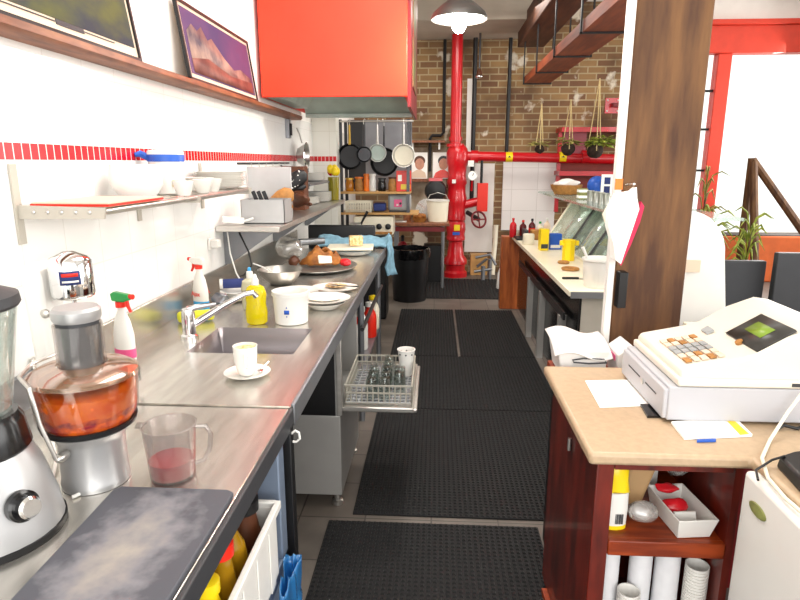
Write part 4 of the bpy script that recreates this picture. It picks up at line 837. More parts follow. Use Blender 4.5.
t = T('pendant_lamp', 'lit metal dome pendant lamp hanging above the aisle', 'lamp', (.125, 3.8, 0))
b = B().lathe([(.165, 2.395), (.168, 2.4), (.155, 2.43), (.11, 2.47), (.07, 2.5), (.06, 2.56), (.055, 2.56), (.065, 2.5), (.105, 2.465), (.15, 2.425)], n=36, loop=True)
ob(b, 'lamp_shade', M['lamp_shade'], t); ob(B().lathe([(.063, 2.5), (.063, 2.6), (.03, 2.64)], n=20), 'lamp_cap', M['lamp_shade'], t)
ob(B().lathe([(.148, 2.424), (.103, 2.463), (.05, 2.495), (.049, 2.49), (.1, 2.458), (.146, 2.42)], n=36, loop=True), 'reflector', M['lamp_inner'], t)
ob(B().lathe([(.02, 2.49), (.04, 2.45), (.05, 2.4), (.04, 2.35), (.02, 2.325), (.001, 2.32)], n=20), 'bulb', M['bulb'], t)
ob(B().cyl((0, 0, 2.6), (0, 0, CZ), .006), 'flex', M['black'], t)
l = bpy.data.lights.new('lamp_light', 'POINT'); l.energy = 28; l.color = (1, .93, .82); l.shadow_soft_size = .06
o = bpy.data.objects.new('lamp_light', l); COL.objects.link(o); o.location = (.125, 3.8, 2.27)

# red shelf frame with hanging plants
t = T('shelf_unit', 'red metal shelf frame on the brick wall behind the hanging plants', 'shelf')
for z in (1.97, 1.4, 1.1): ob(B().box(1.66, 2.95, 8.3, BY-.002, z, z+.06), 'shelf_board', M['pipe_red' if z > 1.2 else 'ledge_wood'], t)
for x in (1.66, 2.9): ob(B().box(x, x+.05, 8.5, 8.55, .9, 2.03), 'upright', M['pipe_red'], t)
ob(B().box(1.75, 2.05, 8.56, 8.6, 1.66, 1.97), 'back_panel', mat('old_rose', 'B0606A', .5, n=.1), t)
ob(B().box(1.72, 2.9, 8.6, 8.62, 1.16, 1.6), 'lower_panel', mat('red_brown', '8A2A1A', .5, n=.2), t)
t = T('wall_bracket', 'red square bolted plate on the bricks high at right', 'bracket', (2.4, BY-.02, 2.33))
ob(B().box(-.1, .1, 0, .02, -.1, .1), 'plate', M['pipe_red'], t); ob(B().box(-.02, .3, -.1, 0, -.02, .03), 'arm', M['dark_red'], t)
for x in (-.07, .07):
    for z in (-.07, .07): ob(B().ball((x, -.002, z), .012, n=8, m=6), 'bolt', M['white'], t)
def hanger(label, x, z, r, m_, top, y=8.0, s=1, nl=60):
    t = T('hanging_plant', label, 'plant', (x, y, z), (0, 0, 0), 'hanging plants at the red pipe')
    ob(B().ball((0, 0, 0), r, r, r*.95, 18, 12).crumple(.012, 20, x), 'pot', M['coir'], t)
    b = B(); rr = random.Random(int(x*100))
    for k in range(nl):
        a = rr.random()*2*PI; e = rr.random(); d = r*(.4+1.5*e)*s; p = Vector((d*math.cos(a)+.08*s*(m_ == 'leaf'), d*math.sin(a)*.7, r*(1.0+.9*rr.random()-.5*e)))
        l_ = .06+.07*rr.random(); u = Vector((math.cos(a), math.sin(a), rr.random()-.6)).normalized(); v = u.cross(Vector((rr.random()-.5, rr.random()-.5, 1))).normalized()
        b.add([p, p+u*l_*.5+v*l_*.28, p+u*l_, p+u*l_*.5-v*l_*.28], [(0, 1, 2, 3)])
    ob(b, 'foliage', M[m_], t, solid=.002)
    for k in range(3):
        a = k*2*PI/3+.5; ob(B().tube([(r*math.cos(a), r*math.sin(a), 0), (r*.9*math.cos(a), r*.9*math.sin(a), r*.5), (0, 0, top-z)], .006, 6), 'rope', M['rope'], t)
hanger('hanging plant with bushy green leaves in a dark round pot, by the timber post', 2.03, 1.72, .1, 'leaf', 2.6, nl=150, s=.85)
hanger('hanging plant in a dark round pot, left one in front of the rose panel', 1.69, 1.74, .085, 'leaf_dry', 2.35, nl=40, s=.7)
hanger('small pale hanging plant at the left, nearest the red riser', 1.33, 1.74, .06, 'leaf_dry', 2.3, nl=30, s=.9)
ob(B().box(0, 0, 0, 0, 0, 0), 'x', M['rope']) if False else None

# ------------------------------------------------------------------ servery counter and display case
t = T('service_counter', 'long white topped service counter with black front on the right', 'counter')
ob(B().box(.825, 1.5, 3.62, 6.42, .775, .81), 'worktop', mat('counter_top', 'EFE6CE', .35, n=.08, scale=4), t, bevel=.004)
ob(B().box(.835, 1.5, 3.61, 3.62, .765, .805), 'end_trim', M['steel_dull'], t)
ob(B().box(.9, .93, 3.66, 6.36, .05, .774), 'front_panel', M['black_gloss'], t)
ob(B().box(.912, 1.5, 3.64, 3.66, .0, .765), 'end_panel', M['bracket'], t); ob(B().box(.9, .912, 3.645, 3.66, .0, .765), 'end_post', M['black'], t)
ob(B().prism([(3.9, .55), (6.1, .55), (6.1, .6), (3.9, .6)], 'x', .86, .875), 'front_rail', M['dark_steel'], t)
for y in (3.98, 4.75, 5.35): ob(B().box(.85, .9, y, y+.05, 0, .56), 'front_leg', M['steel_satin'], t)
t2 = ob(B().box(.72, .95, 6.43, 6.56, 0, .8), 'timber_panel', M['panel_wood'], t, bevel=.006); t2['label'] = 'orange brown timber end panel'
t = T('display_case', 'slanted glass sneeze guard case on the service counter', 'display case')
def slant(y0, y1): return B().add([(1.17, y0, .822), (1.17, y1, .822), (1.4, y1, 1.2), (1.4, y0, 1.2)], [(0, 1, 2, 3)])
for a_, b_ in ((3.95, 4.62), (4.66, 5.3), (5.34, 6.2)): ob(slant(a_, b_), 'glass_panel', M['green_glass'], t, solid=.006)
for y in (3.93, 4.64, 5.32, 6.22): ob(B().tube([(1.168, y, .826), (1.402, y, 1.205)], .015, 6), 'mullion', M['black' if y < 6 else 'cream'], t)
ob(B().box(1.24, 1.95, 3.9, 7.4, 1.215, 1.235), 'top_glass', M['green_glass'], t); ob(B().box(1.395, 1.42, 3.95, 6.2, 1.2, 1.214).box(1.47, 1.49, 3.95, 6.2, 1.2, 1.214), 'top_frame', M['bracket'], t)
ob(B().box(1.165, 1.49, 3.92, 6.22, .811, .83), 'base_frame', M['cream'], t); ob(B().box(1.475, 1.49, 3.92, 6.2, .83, 1.2), 'rear_panel', mat('mint', 'DCEEE2', .5, n=.05), t)
for k, (y, m_) in enumerate(((4.12, 'green'), (4.45, 'leaf'), (4.9, 'yellow'), (5.6, 'cream'))):
    tt = T('food_tub', ('white tub of green salad nearest in the display case', 'white tub of leafy salad second in the display case', 'white tub of yellow food in the display case middle', 'white tub of pale food at the far end of the display case')[k], 'tub', (1.37, y, .8305), 0, 'food tubs in the display case')
    ob(B().box(-.09, .09, -.14, .14, 0, .1), 'tub_body', M['white'], tt, bevel=.01); ob(B().ball((0, 0, .1), .08, .13, .05, 16, 8).crumple(.02, 25, k), 'food', M[m_], tt)
G = 'sauce bottles at the far end of the service counter'
for px_, h, m_, c_, lab in ((513, .2, 'sauce_red', 'sauce_red', 'bright red sauce bottle at the far left of the service counter'), (523, .18, 'ketch_dark', 'red', 'dark red sauce bottle second from left on the service counter'),
                         (532, .195, 'ketch_dark', 'black', 'dark sauce bottle with red label and black cap on the service counter'), (540, .165, 'cream', 'green', 'cream sauce bottle with dark green cap on the service counter'), (547, .2, 'mount', 'white', 'pale sauce bottle by the glass case on the service counter')):
    p = P(px_, 230 if px_ < 520 else 228, y=6.3); tb = bottle('sauce_bottle', lab, 'bottle', (p.x, 6.3, .8105), .036, h, M[m_], M[c_], G, neck=.3)
    if px_ == 532: ob(B().lathe([(.0365, .05), (.0365, .1)], n=18), 'label_band', M['red'], tb)
t = T('tool_tray', 'dark tray of utensils on the far corner of the service counter', 'tray', (.9, 6.15, .8105))
ob(B().box(-.08, .06, -.12, .12, 0, .02), 'tray_body', M['black'], t, bevel=.004); ob(B().box(.0, .04, -.1, .1, .021, .1), 'handle_block', M['charcoal'], t, bevel=.008)
one(B().box(-.06, .06, -.05, .05, 0, .1), 'bread_board', M['tan'], 'tan wooden block in front of the sauce bottles', 'block', (1.03, 6.12, .8105), bevel=.01)
one(B().lathe([(.05, 0), (.055, .01), (.055, .09), (.05, .1)], n=20), 'tub', M['cream'], 'small cream tub left of the yellow packets', 'tub', (.895, 5.75, .8105))
def packet(name, label, cat, q, w_, h, m_, extra=None):
    t = T(name, label, cat, (q.x, q.y, .8105), .1); ob(B().box(-w_/2, w_/2, -.04, .04, 0, h), 'box_body', M[m_], t, bevel=.003)
    if extra: ob(B().box(-w_*.4, w_*.4, -.043, -.04, h*.1, h*.3), 'label_band', M[extra], t)
packet('packet', 'tall yellow packet on the service counter beside the blue box', 'packet', P(543, 250, z=.81), .075, .19, 'yellow', 'charcoal')
packet('packet', 'blue box with pale base on the service counter between yellow ones', 'box', P(554, 249, z=.81), .11, .14, 'blue', 'white')
t = T('sugar_dispenser', 'yellow squeeze dispenser with side tabs on the service counter', 'dispenser', (.99, 4.62, .8105)); t.location = (1.07, 4.8, .8105)
ob(B().lathe([(.05, 0), (.05, .13), (.055, .14), (.055, .165), (.03, .17)], n=8), 'body', M['yellow'], t, flat=True); ob(B().box(-.075, .075, -.012, .012, .12, .16), 'side_tab', M['yellow'], t, bevel=.004)
for p_, lab in ((P(603, 0, y=1), ''),): pass
t = one(B().tube([(.055*math.cos(k*PI/12), .055*math.sin(k*PI/12), 0) for k in range(24)], .01, 8, closed=True), 'bread_ring', M['tan'], 'round tan ring on the service counter before the glass case', 'ring', (.99, 4.35, .8215))
dup(t, (1.0, 4.72-.18+.1, .8215), 'smaller tan ring near the yellow dispenser foot').scale = (.7, .7, 1)
t = T('knife', 'knife with black handle lying across the service counter', 'knife', (.9, 4.0, .815), 0)
ob(B().box(-.04, .07, -.01, .01, -.004, .01), 'handle', M['black'], t, bevel=.003); ob(B().box(.07, .24, -.012, .012, 0, .002), 'blade', M['steel'], t)
t = T('bucket', 'white bucket with a spoon standing in it on the service counter', 'bucket', (1.035, 3.77, .8105))
ob(B().lathe([(.085, 0), (.088, .004), (.1, .165), (.107, .17), (.107, .182), (.099, .182), (.074, .01), (.001, .008), (.001, 0)], n=30), 'bucket_body', M['white'], t)
t2 = T('spoon', 'white handled spoon standing in the service counter bucket', 'spoon', (1.015, 3.77, .83)); ob(B().tube([(.02, 0, 0), (-.06, 0, .17), (-.09, 0, .23)], [.006, .007, .011], 8), 'handle', M['white'], t2)
# things on top of the case
CT = 1.2355
t = T('wicker_basket', 'brown wicker basket with a white cloth on the case top', 'basket', P(566, 194, z=CT+.005))
ob(B().lathe([(.13, 0), (.17, .06), (.18, .1), (.165, .1), (.12, .01), (.001, .008), (.001, 0)], n=28, sx=.95).crumple(.004, 60), 'basket_body', M['tan'], t); ob(B().ball((0, 0, .11), .14, .12, .05, 18, 8).crumple(.03, 15), 'cloth', M['white'], t)
one(B().ball((0, 0, .1), .1, .09, .1, 18, 12), 'bag', M['blue'], 'round blue bag on the case top behind the cups', 'bag', P(587, 195, z=CT+.001)+Vector((.1, .02, 0)))
t = T('small_tin', 'pale green tin with white bands on the case top', 'tin', P(582, 199, z=CT)); ob(B().box(-.04, .04, -.05, .05, 0, .1), 'tin_body', M['olive'], t, bevel=.004); ob(B().box(-.041, .041, -.051, .051, .01, .035).box(-.041, .041, -.051, .051, .065, .09), 'band', M['paper'], t)
cb = B().lathe([(.025, 0), (.03, .09), (.033, .094), (.029, .094), (.023, .004), (.001, .003), (.001, 0)], n=20)
c0 = None
for k, lab in enumerate(('first', 'second', 'third', 'fourth')):
    L_ = 'grey ribbed cup standing on the case top, %s from the tin' % lab
    if c0 is None: c0 = one(cb, 'cup', M['steel'], L_, 'cup', P(590, 201, z=CT), group='cups on the case top')
    else: dup(c0, P(590+5.3*k, 201+1.2*k, z=CT), L_)
t = T('photo_card', 'white card with four small dark pictures on the case top', 'card', P(617, 196, z=CT)); ob(B().box(-.17, .12, 0, .01, 0, .22), 'card_body', M['paper'], t)
for x in (-.14, -.04, .05):
    for z in (.03, .12): ob(B().box(x, x+.06, -.003, 0, z, z+.07), 'small_picture', M['navy' if x else 'brown'], t)

# ------------------------------------------------------------------ timber post and what hangs on it
t = T('timber_post', 'massive rough dark timber post beside the cash register', 'post')
b = B().prism([(.7, 2.33), (.972, 2.33), (.985, 2.6), (.81, 2.6)], 'z', 0, CZ)
for i, v in enumerate(b.v): pass
ob(b, 'post_body', M['post_wood'], t, bevel=.008)
o = one(B().box(.664, .69, 2.29, 2.328, .801, CZ), 'conduit', M['white'], 'white vertical conduit strip along the left side of the timber post', 'conduit', bevel=.004)
t = T('napkin_shelf', 'low brown timber stand behind the beige counter', 'stand')
ob(B().box(.46, .92, 2.1, 2.32, .775, .8), 'top_board', M['shelf_wood'], t, bevel=.003); ob(B().box(.48, .62, 2.13, 2.3, 0, .774), 'stand_body', M['black'], t)
t = T('napkin_box', 'open white box of folded napkins on the brown stand', 'box', (.55, 2.21, .8005))
ob(B().prism([(-.075, 0), (.08, 0), (.095, .105), (-.095, .115)], 'y', -.09, .09), 'box_body', M['white_matte'], t, bevel=.006)
ob(B().grid(lambda u, v: (-.105+.21*u, -.1+.22*v, .125+.015*math.sin(6*u)-.04*(1-v)**3), 10, 8), 'lid_flap', M['white_matte'], t, solid=.004)
ob(B().tube([(-.04, -.096, .07), (0, -.097, .078), (.075, -.096, .075), (.085, -.096, .062), (.02, -.096, .058), (-.035, -.096, .062)], .003, 6, closed=True), 'slot_edge', M['charcoal'], t)
for x in (-.04, .03): ob(B().box(x, x+.025, -.092, -.09, .01, .02), 'purple_mark', mat('lilac', 'B0A0D0', .6, n=.1), t)
t = T('tissue_box', 'small white carton with a pink mark between napkin box and post', 'box', (.725, 2.19, .8005))
ob(B().prism([(-.045, 0), (.04, 0), (.04, .09), (-.005, .125), (-.05, .09)], 'y', -.07, .07), 'box_body', M['white_matte'], t, bevel=.004); ob(B().box(-.052, -.047, -.04, .03, .06, .08), 'pink_mark', M['pink'], t)
t = T('paper_bundle', 'white paper bags hanging in a bundle from the timber post', 'paper', (.703, 2.24, 1.44))
t.scale = (.85, 1, .63)
ob(B().prism([(-.08, -.06), (-.055, .04), (0, .06), (.02, .085), (.03, .02), (.04, -.04), (-.02, -.36), (-.05, -.33), (-.06, -.24), (-.085, -.14)], 'y', -.03, .025).crumple(.008, 14), 'bag_stack', M['paper'], t, bevel=.003)
ob(B().prism([(-.095, -.08), (-.06, .02), (-.04, .03), (-.05, -.2), (-.085, -.12)], 'y', .027, .04), 'cream_sheet', M['cream'], t)
ob(B().prism([(-.015, -.36), (.045, -.1), (.06, .0), (.075, -.03), (.06, -.12), (.03, -.25), (-.005, -.38)], 'y', .01, .035).crumple(.004, 14), 'red_sheet', M['magenta'], t)
ob(B().cyl((.01, .07, .09), (.01, -.02, .1), .006), 'nail', M['steel'], t)
one(B().box(-.012, .02, -.05, .0, 0, .14), 'tool_holder', M['black'], 'black tool holder on the lower left side of the timber post', 'holder', (.718, 2.326, 1.03), bevel=.003)
t = T('orange_tag', 'small orange tag stuck on the white conduit strip', 'tag', (.677, 2.289, 1.5)); t2 = ob(B().box(-.014, .014, -.004, 0, -.02, .02), 'tag_face', M['orange'], t)

# ------------------------------------------------------------------ beige counter, its cabinet, the fridge under it
t = T('checkout_counter', 'L shaped beige laminate counter on a dark red timber cabinet', 'counter')
b = B().prism([(.4, 1.41), (.8, 1.41), (.8, .35), (1.7, .35), (1.7, 2.08), (.4, 2.08)], 'z', .825, .86)
ob(b, 'worktop', M['laminate'], t, bevel=.01)
ob(B().box(.435, .455, 1.47, 2.05, 0, .824), 'side_panel', M['cabinet_wood'], t); ob(B().box(.43, .475, 1.44, 1.485, 0, .824), 'stile', M['cabinet_wood'], t, bevel=.003)
ob(B().box(.456, .76, 1.9, 1.92, 0, .824), 'back_panel', M['cabinet_wood'], t); ob(B().box(.456, 1.6, 2.03, 2.05, 0, .824), 'rear_panel', M['dark_red'], t)
ob(B().box(.476, .775, 1.44, 1.465, .8, .824), 'top_rail', M['cabinet_wood'], t)
sh = ob(B().box(.476, .78, 1.46, 1.9, .565, .588), 'shelf', M['shelf_wood'], t); ob(B().box(.476, .785, 1.44, 1.461, .545, .59), 'shelf_edge', M['shelf_wood'], sh, bevel=.003)
ob(B().box(.456, .785, 1.44, 1.9, .1, .13), 'bottom_board', M['cabinet_wood'], t); ob(B().box(.78, .8, 1.44, 1.9, 0, .824), 'divider', M['cabinet_wood'], t)
ob(B().prism([(1.5, .08), (1.95, .03), (1.95, .0), (1.5, .0)], 'x', .415, .434), 'kick_board', M['shelf_wood'], t)
ca = ob(B().cyl((.428, 1.74, .74), (.428, 1.74, .7), .006), 'cable_clip', M['steel'], t)
t = T('bar_fridge', 'small white bar fridge with an oval olive badge under the counter', 'fridge', (0, 0, 0))
ob(B().box(.8, 1.3, .86, 1.36, .02, .815), 'fridge_body', M['white'], t, bevel=.01)
d_ = ob(B().box(.762, .796, .86, 1.37, .05, .85), 'door', M['white'], t, bevel=.012)
bd = B().at((.7615, 1.29, .786), (0, -PI/2, 0)).lathe([(.036, 0), (.036, .002), (.033, .0035)], n=28, sx=.42, sy=1.0)
bd = ob(bd, 'badge', M['olive'], d_)
for k in range(4): ob(B().cyl((.82+.44*(k % 2), .9+.42*(k//2), 0), (.82+.44*(k % 2), .9+.42*(k//2), .02), .02), 'foot', M['black'], t)

# inside the cabinet
t = T('food_packet', 'yellow topped white packet standing at the left of the cabinet shelf', 'packet', (.505, 1.51, .589))
b = B().grid(lambda u, v: ((u-.5)*(.075-.02*max(0, v-.6)), 0, .19*v), 10, 12)
f = lambda z0, z1: B().lathe([(.036, z0), (.038, (z0+z1)/2), (.037, z1)], n=18, sy=.55)
ob(f(.012, .11), 'white_label', M['white'], t); ob(B().lathe([(.0362, 0), (.0365, .012)], n=18, sy=.56), 'yellow_base', M['yellow'], t)
ob(B().lathe([(.037, .11), (.036, .15), (.03, .18), (.012, .2)], n=18, sy=.55).crumple(.008, 40), 'yellow_top', M['yellow'], t)
b = B()
for k in range(7): b.box(.0+k*.0032, .0+k*.0032+.0016+.0006*(k % 2), -.0222, -.0205, .02, .05)
ob(b, 'barcode', M['charcoal'], t)
one(B().at((0, 0, .11), (0, .25, 0)).box(-.04, .035, -.04, .04, -.105, .1).crumple(.008, 18), 'paper_bag', M['kraft'], 'crumpled brown paper bag standing on the cabinet shelf', 'bag', (.6, 1.62, .603), bevel=.012)
one(B().ball((0, 0, .07), .05, .06, .1, 14, 10).crumple(.018, 20, 5), 'foil_bag', M['olive'], 'olive green crumpled bag behind the yellow packet', 'bag', (.535, 1.74, .64))
one(B().box(-.06, .06, -.08, .08, 0, .2), 'carton', M['paper'], 'upright white carton at the back of the cabinet shelf', 'carton', (.645, 1.81, .5895), bevel=.003)
one(B().ball((0, 0, .032), .042, .034, .03, 20, 10).crumple(.012, 22, 2), 'plastic_bag', M['bag_clear'], 'crumpled clear plastic bag lying at the front of the cabinet shelf', 'bag', (.585, 1.51, .604), sub=1)
one(B().ball((0, 0, .06), .032, .07, .06, 18, 10).crumple(.014, 22, 8), 'plastic_bag', M['bag_clear'], 'clear plastic bag stuffed at the right end of the cabinet shelf', 'bag', (.735, 1.69, .66), sub=1)
t = T('food_tray', 'white plastic tray of red packets on the cabinet shelf', 'tray', (.7, 1.545, .5895), .12)
b = B(); 
def tr(s, z): return [(-.055*s, -.095*s, z), (.055*s, -.095*s, z), (.055*s, .095*s, z), (-.055*s, .095*s, z)]
b.add(tr(.82, 0)+tr(1, .062)+tr(.94, .062)+tr(.77, .006), [(0, 1, 2, 3), (0, 1, 5, 4), (1, 2, 6, 5), (2, 3, 7, 6), (3, 0, 4, 7), (4, 5, 9, 8), (5, 6, 10, 9), (6, 7, 11, 10), (7, 4, 8, 11), (8, 9, 13, 12), (9, 10, 14, 13), (10, 11, 15, 14), (11, 8, 12, 15), (12, 13, 14, 15)])
b = B().add(tr(.82, 0)+tr(1, .062)+tr(.93, .062)+tr(.76, .006), [(0, 1, 2, 3), (0, 1, 5, 4), (1, 2, 6, 5), (2, 3, 7, 6), (3, 0, 4, 7), (4, 5, 9, 8), (5, 6, 10, 9), (6, 7, 11, 10), (7, 4, 8, 11), (8, 9, 13, 12), (9, 10, 14, 13), (10, 11, 15, 14), (11, 8, 12, 15), (12, 13, 14, 15)])
ob(b, 'tray_body', M['white'], t, bevel=.002)
one(B().ball((0, 0, .02), .034, .028, .022, 16, 8).crumple(.008, 40), 'red_packet', M['sauce_red'], 'shiny red packet at the front of the white tray', 'packet', (.69, 1.555, .61))
one(B().ball((0, 0, .012), .036, .018, .012, 16, 8).crumple(.008, 40, 4), 'red_packet', M['sauce_red'], 'flat red packet across the back rim of the white tray', 'packet', (.685, 1.615, .64))
one(B().box(-.03, .03, -.004, .004, 0, .035), 'card', M['paper'], 'small white card leaning in the white tray', 'card', (.7, 1.505, .605), (-.3, 0, .1))
# cup sleeves
CB = .1305
def sleeve(label, x, y, h=.4, r=.038, tilt=(0, 0, 0)):
    t = T('cup_sleeve', label, 'cup sleeve', (x, y, CB+.003), tilt, 'bagged sleeves of cups under the cabinet shelf')
    ob(B().lathe([(r*.8, 0), (r, .01), (r*1.02, h*.5), (r, h-.01), (r*.9, h)], n=24).crumple(.0015, 60), 'wrapped_cups', M['foam_white'], t)
    ob(B().lathe([(r*.5, h), (r*.85, h+.004), (r*.2, h+.03)], n=14).crumple(.006, 60), 'bag_end', M['bag_clear'], t)
dm('foam_white', 'DCDCDE', .6, n=.06, scale=30)
sleeve('tall bagged sleeve of white cups at the left under the cabinet shelf', .512, 1.535, .37, .03); sleeve('bagged sleeve of white cups in the middle under the cabinet shelf', .603, 1.535, .38, .031)
sleeve('bagged sleeve of white cups at the right under the cabinet shelf', .676, 1.53, .39, .034)
cb = B().lathe([(.0165, 0), (.029, .074), (.0315, .0745), (.0315, .078), (.0285, .078), (.0162, .002), (.001, .0016), (.001, 0)], n=20)
c0 = None
for x, y, n_, lab in ((.557, 1.479, 22, 'loose white cup nested in the short stack between the wrapped sleeves'), (.745, 1.5, 30, 'loose white cup nested in the stack at the right end by the fridge')):
    for k in range(n_):
        if c0 is None: c0 = one(cb, 'foam_cup', M['white'], lab, 'cup', (x, y, CB), group=lab.replace('loose white cup', 'cups')); first = c0
        else: dup(c0, (x, y, CB+.0095*k), lab, group=lab.replace('loose white cup', 'cups'))

# ------------------------------------------------------------------ cash register and things on the beige counter
t = T('cash_register', 'cream electronic cash register with green display on a grey cash drawer', 'cash register')
R0, R1 = 1.605, 1.99
dw = ob(B().box(.66, 1.14, R0, R1, .868, .968), 'cash_drawer', M['drawer_gray'], t, bevel=.004)
ob(B().box(.648, .662, R0+.004, R1-.004, .872, .96), 'drawer_front', M['drawer_gray'], dw, bevel=.004)
ob(B().box(.6465, .6485, R0+.06, R0+.15, .922, .926).box(.6465, .6485, R0+.2, R0+.31, .922, .926), 'drawer_slot', M['charcoal'], dw); ob(B().at((.6475, R0+.175, .918), (0, -PI/2, 0)).lathe([(.009, 0), (.009, .003)], n=14), 'drawer_lock', M['steel'], dw)
for x, y in ((.69, R0+.03), (.69, R1-.03), (1.1, R0+.03), (1.1, R1-.03)): ob(B().cyl((x, y, .8602), (x, y, .869), .012), 'foot', M['black'], t)
body = [(.695, .975), (1.13, .975), (1.13, 1.1), (1.1, 1.14), (1.05, 1.147), (.97, 1.115), (.885, 1.062), (.84, 1.047), (.7, 1.018), (.69, 1.003)]
bo = ob(B().prism(body, 'y', R0+.01, R1-.005), 'register_body', M['register'], t, bevel=.008)
ob(B().box(.68, 1.135, R0-.004, R1, .97, .994), 'register_base', M['register'], t, bevel=.006)
ob(B().box(.985, 1.01, R0-.0055, R0-.004, .977, .987).box(1.025, 1.05, R0-.0055, R0-.004, .977, .987), 'port', M['charcoal'], t)
# display let into the sloped face
def onslope(y0, y1, s0, s1, off):
    a = Vector((.885, 1.062)); c = Vector((.97, 1.115)); d = (c-a); n_ = Vector((-d.y, d.x)).normalized()
    p = a+d*s0+n_*off; q = a+d*s1+n_*off
    return [(p.x, y0, p.y), (p.x, y1, p.y), (q.x, y1, q.y), (q.x, y0, q.y)]
ds = ob(B().add(onslope(R0+.02, R0+.2, .1, 1.25, .003), [(0, 1, 2, 3)]), 'display', M['display_dark'], bo, solid=.006)
sc_ = ob(B().add(onslope(R0+.07, R0+.16, .5, .95, .0075), [(0, 1, 2, 3)]), 'screen', M['lcd'], bo, solid=.001)
def kb(x, y, sx, sy, m_, name='key'):
    z = 1.018+(x-.7)*.029/.14+.0045
    return B().at((x, y, z), (0, -.204, 0)).box(-sx/2, sx/2, -sy/2, sy/2, -.002, .003)
for j in range(6):
    for i in range(5):
        x = .725+i*.022; y = R0+.06+j*.036
        ob(kb(x, y, .017, .028, 0), 'key', M['gray_plastic' if j in (2, 3) else ('mount' if (i+j) % 3 else 'tan')], t)
ob(B().at((.865, R0+.26, 1.06), (0, -.6, 0)).box(-.012, .012, -.02, .02, -.002, .006), 'key_switch', M['gray_plastic'], t)
ob(B().at((.89, R0+.11, 1.066), (0, -.6, 0)).lathe([(.011, 0), (.011, .008)], n=14), 'key_lock', M['tan'], t)
CT2 = .8605
def sheet(pts, name, m_, lab, cat, dz=.0004, th=.0012):
    q = [P(a, b_, z=CT2) for a, b_ in pts]; b = B().prism([(v.x, v.y) for v in q], 'z', CT2+dz, CT2+dz+th); return one(b, name, M[m_], lab, cat)
sheet(((585, 381), (632, 380), (652, 406), (600, 408)), 'paper_sheet', 'paper', 'white printed sheet of paper on the beige counter', 'paper')
o = sheet(((640, 406), (655, 406), (665, 418), (647, 418)), 'phone', 'black_gloss', 'black mobile phone partly under the cash drawer edge', 'phone', th=.007)
t = T('notepad', 'white order pad with a yellow strip in front of the cash drawer', 'notepad')
q = [P(a, b_, z=CT2) for a, b_ in ((671, 424), (735, 420), (752, 437), (684, 440))]
ob(B().prism([(v.x, v.y) for v in q], 'z', CT2+.0005, CT2+.008), 'pad', M['paper'], t)
q = [P(a, b_, z=CT2+.008) for a, b_ in ((727, 421), (734, 420.5), (749, 434), (740, 435))]
ob(B().prism([(v.x, v.y) for v in q], 'z', CT2+.0081, CT2+.009), 'yellow_strip', M['yellow'], t)
q = [P(a, b_, z=CT2+.004) for a, b_ in ((697, 440), (716, 439), (716, 441), (697, 441.5))]
ob(B().prism([(v.x, v.y) for v in q], 'z', CT2+.001, CT2+.006), 'blue_mark', M['blue'], t)
z = CT2+.006
one(B().tube([P(803, 392, y=1.57), P(788, 412, y=1.57), P(770, 440, z=z), P(762, 458, z=z), P(768, 478, z=z), P(785, 498, z=z), P(806, 516, z=z)], .0045, 8), 'data_cable', M['cream'], 'cream cable running from the register down the beige counter', 'cable')
one(B().tube([P(785, 456, z=z+.03), P(772, 460, z=z+.012), P(756, 470, z=z+.003), P(758, 480, z=z)], .003, 8), 'terminal_cable', M['black'], 'thin black cable curling from the card terminal', 'cable')
one(B().tube([(.945, 1.57, z), (.97, 1.585, z+.004), (1.0, 1.575, z), (1.03, 1.59, z), (1.06, 1.57, z)], .005, 8), 'adapter_cable', M['black'], 'black cable tangle beside the base of the cash drawer', 'cable')
t = T('card_terminal', 'black card terminal cut off by the right edge of the photo', 'terminal', (.88, 1.3, CT2), -.1)
ob(B().prism([(-.055, 0), (.09, 0), (.09, .07), (-.02, .045), (-.05, .03)], 'y', -.1, .06), 'terminal_body', M['black'], t, bevel=.006)
ob(B().at((.03, -.01, .062), (0, -.2, 0)).box(-.035, .04, -.06, .05, -.002, .004), 'keypad', M['gray_plastic'], t); ob(B().at((.0, .02, .0585), (0, -.2, 0)).box(-.01, .012, -.02, .02, -.002, .006), 'red_key', M['red'], t)

# ------------------------------------------------------------------ behind the register
t = T('seat_bench', 'low timber table behind the cash register', 'table'); t.name = 'side_table'
ob(B().box(1.2, 2.3, 2.3, 2.85, .8, .83), 'table_top', M['cream'], t, bevel=.004); 
for x, y in ((1.25, 2.35), (2.25, 2.35), (1.25, 2.8), (2.25, 2.8)): ob(B().box(x-.02, x+.02, y-.02, y+.02, 0, .8), 'leg', M['black'], t)
def chair(lab, x, y, w_, h, rz=0, group='black high backed seats behind the register'):
    t = T('booth_seat', lab, 'seat', (x, y, 0), rz, group)
    ob(B().box(-w_/2, w_/2, 0, .06, .4, h), 'backrest', M['charcoal'], t, bevel=.008); ob(B().box(-w_/2, w_/2, .06, .5, .38, .46), 'seat_pad', M['black'], t, bevel=.02)
    for k in (-1, 1): ob(B().box(k*w_/2-.025*(k+1), k*w_/2-.025*(k+1)+.05, .0, .05, 0, .4), 'leg', M['black'], t); ob(B().box(k*w_/2-.025*(k+1), k*w_/2-.025*(k+1)+.05, .44, .49, 0, .38), 'leg', M['black'], t)
c1 = P(726, 262, y=4.2); c2 = P(772, 258, y=4.2); c3 = P(773, 254, y=4.1); c4 = P(822, 254, y=4.1)
chair('black high backed seat next to the white arched board', (c1.x+c2.x)/2, 4.25, c2.x-c1.x, c1.z); chair('taller black high backed seat at the right edge of the photo', (c3.x+c4.x)/2+.06, 4.14, c4.x-c3.x, c3.z)
t = T('arched_board', 'white arched board leaning behind the timber post', 'board', (1.205, 3.0, 0))
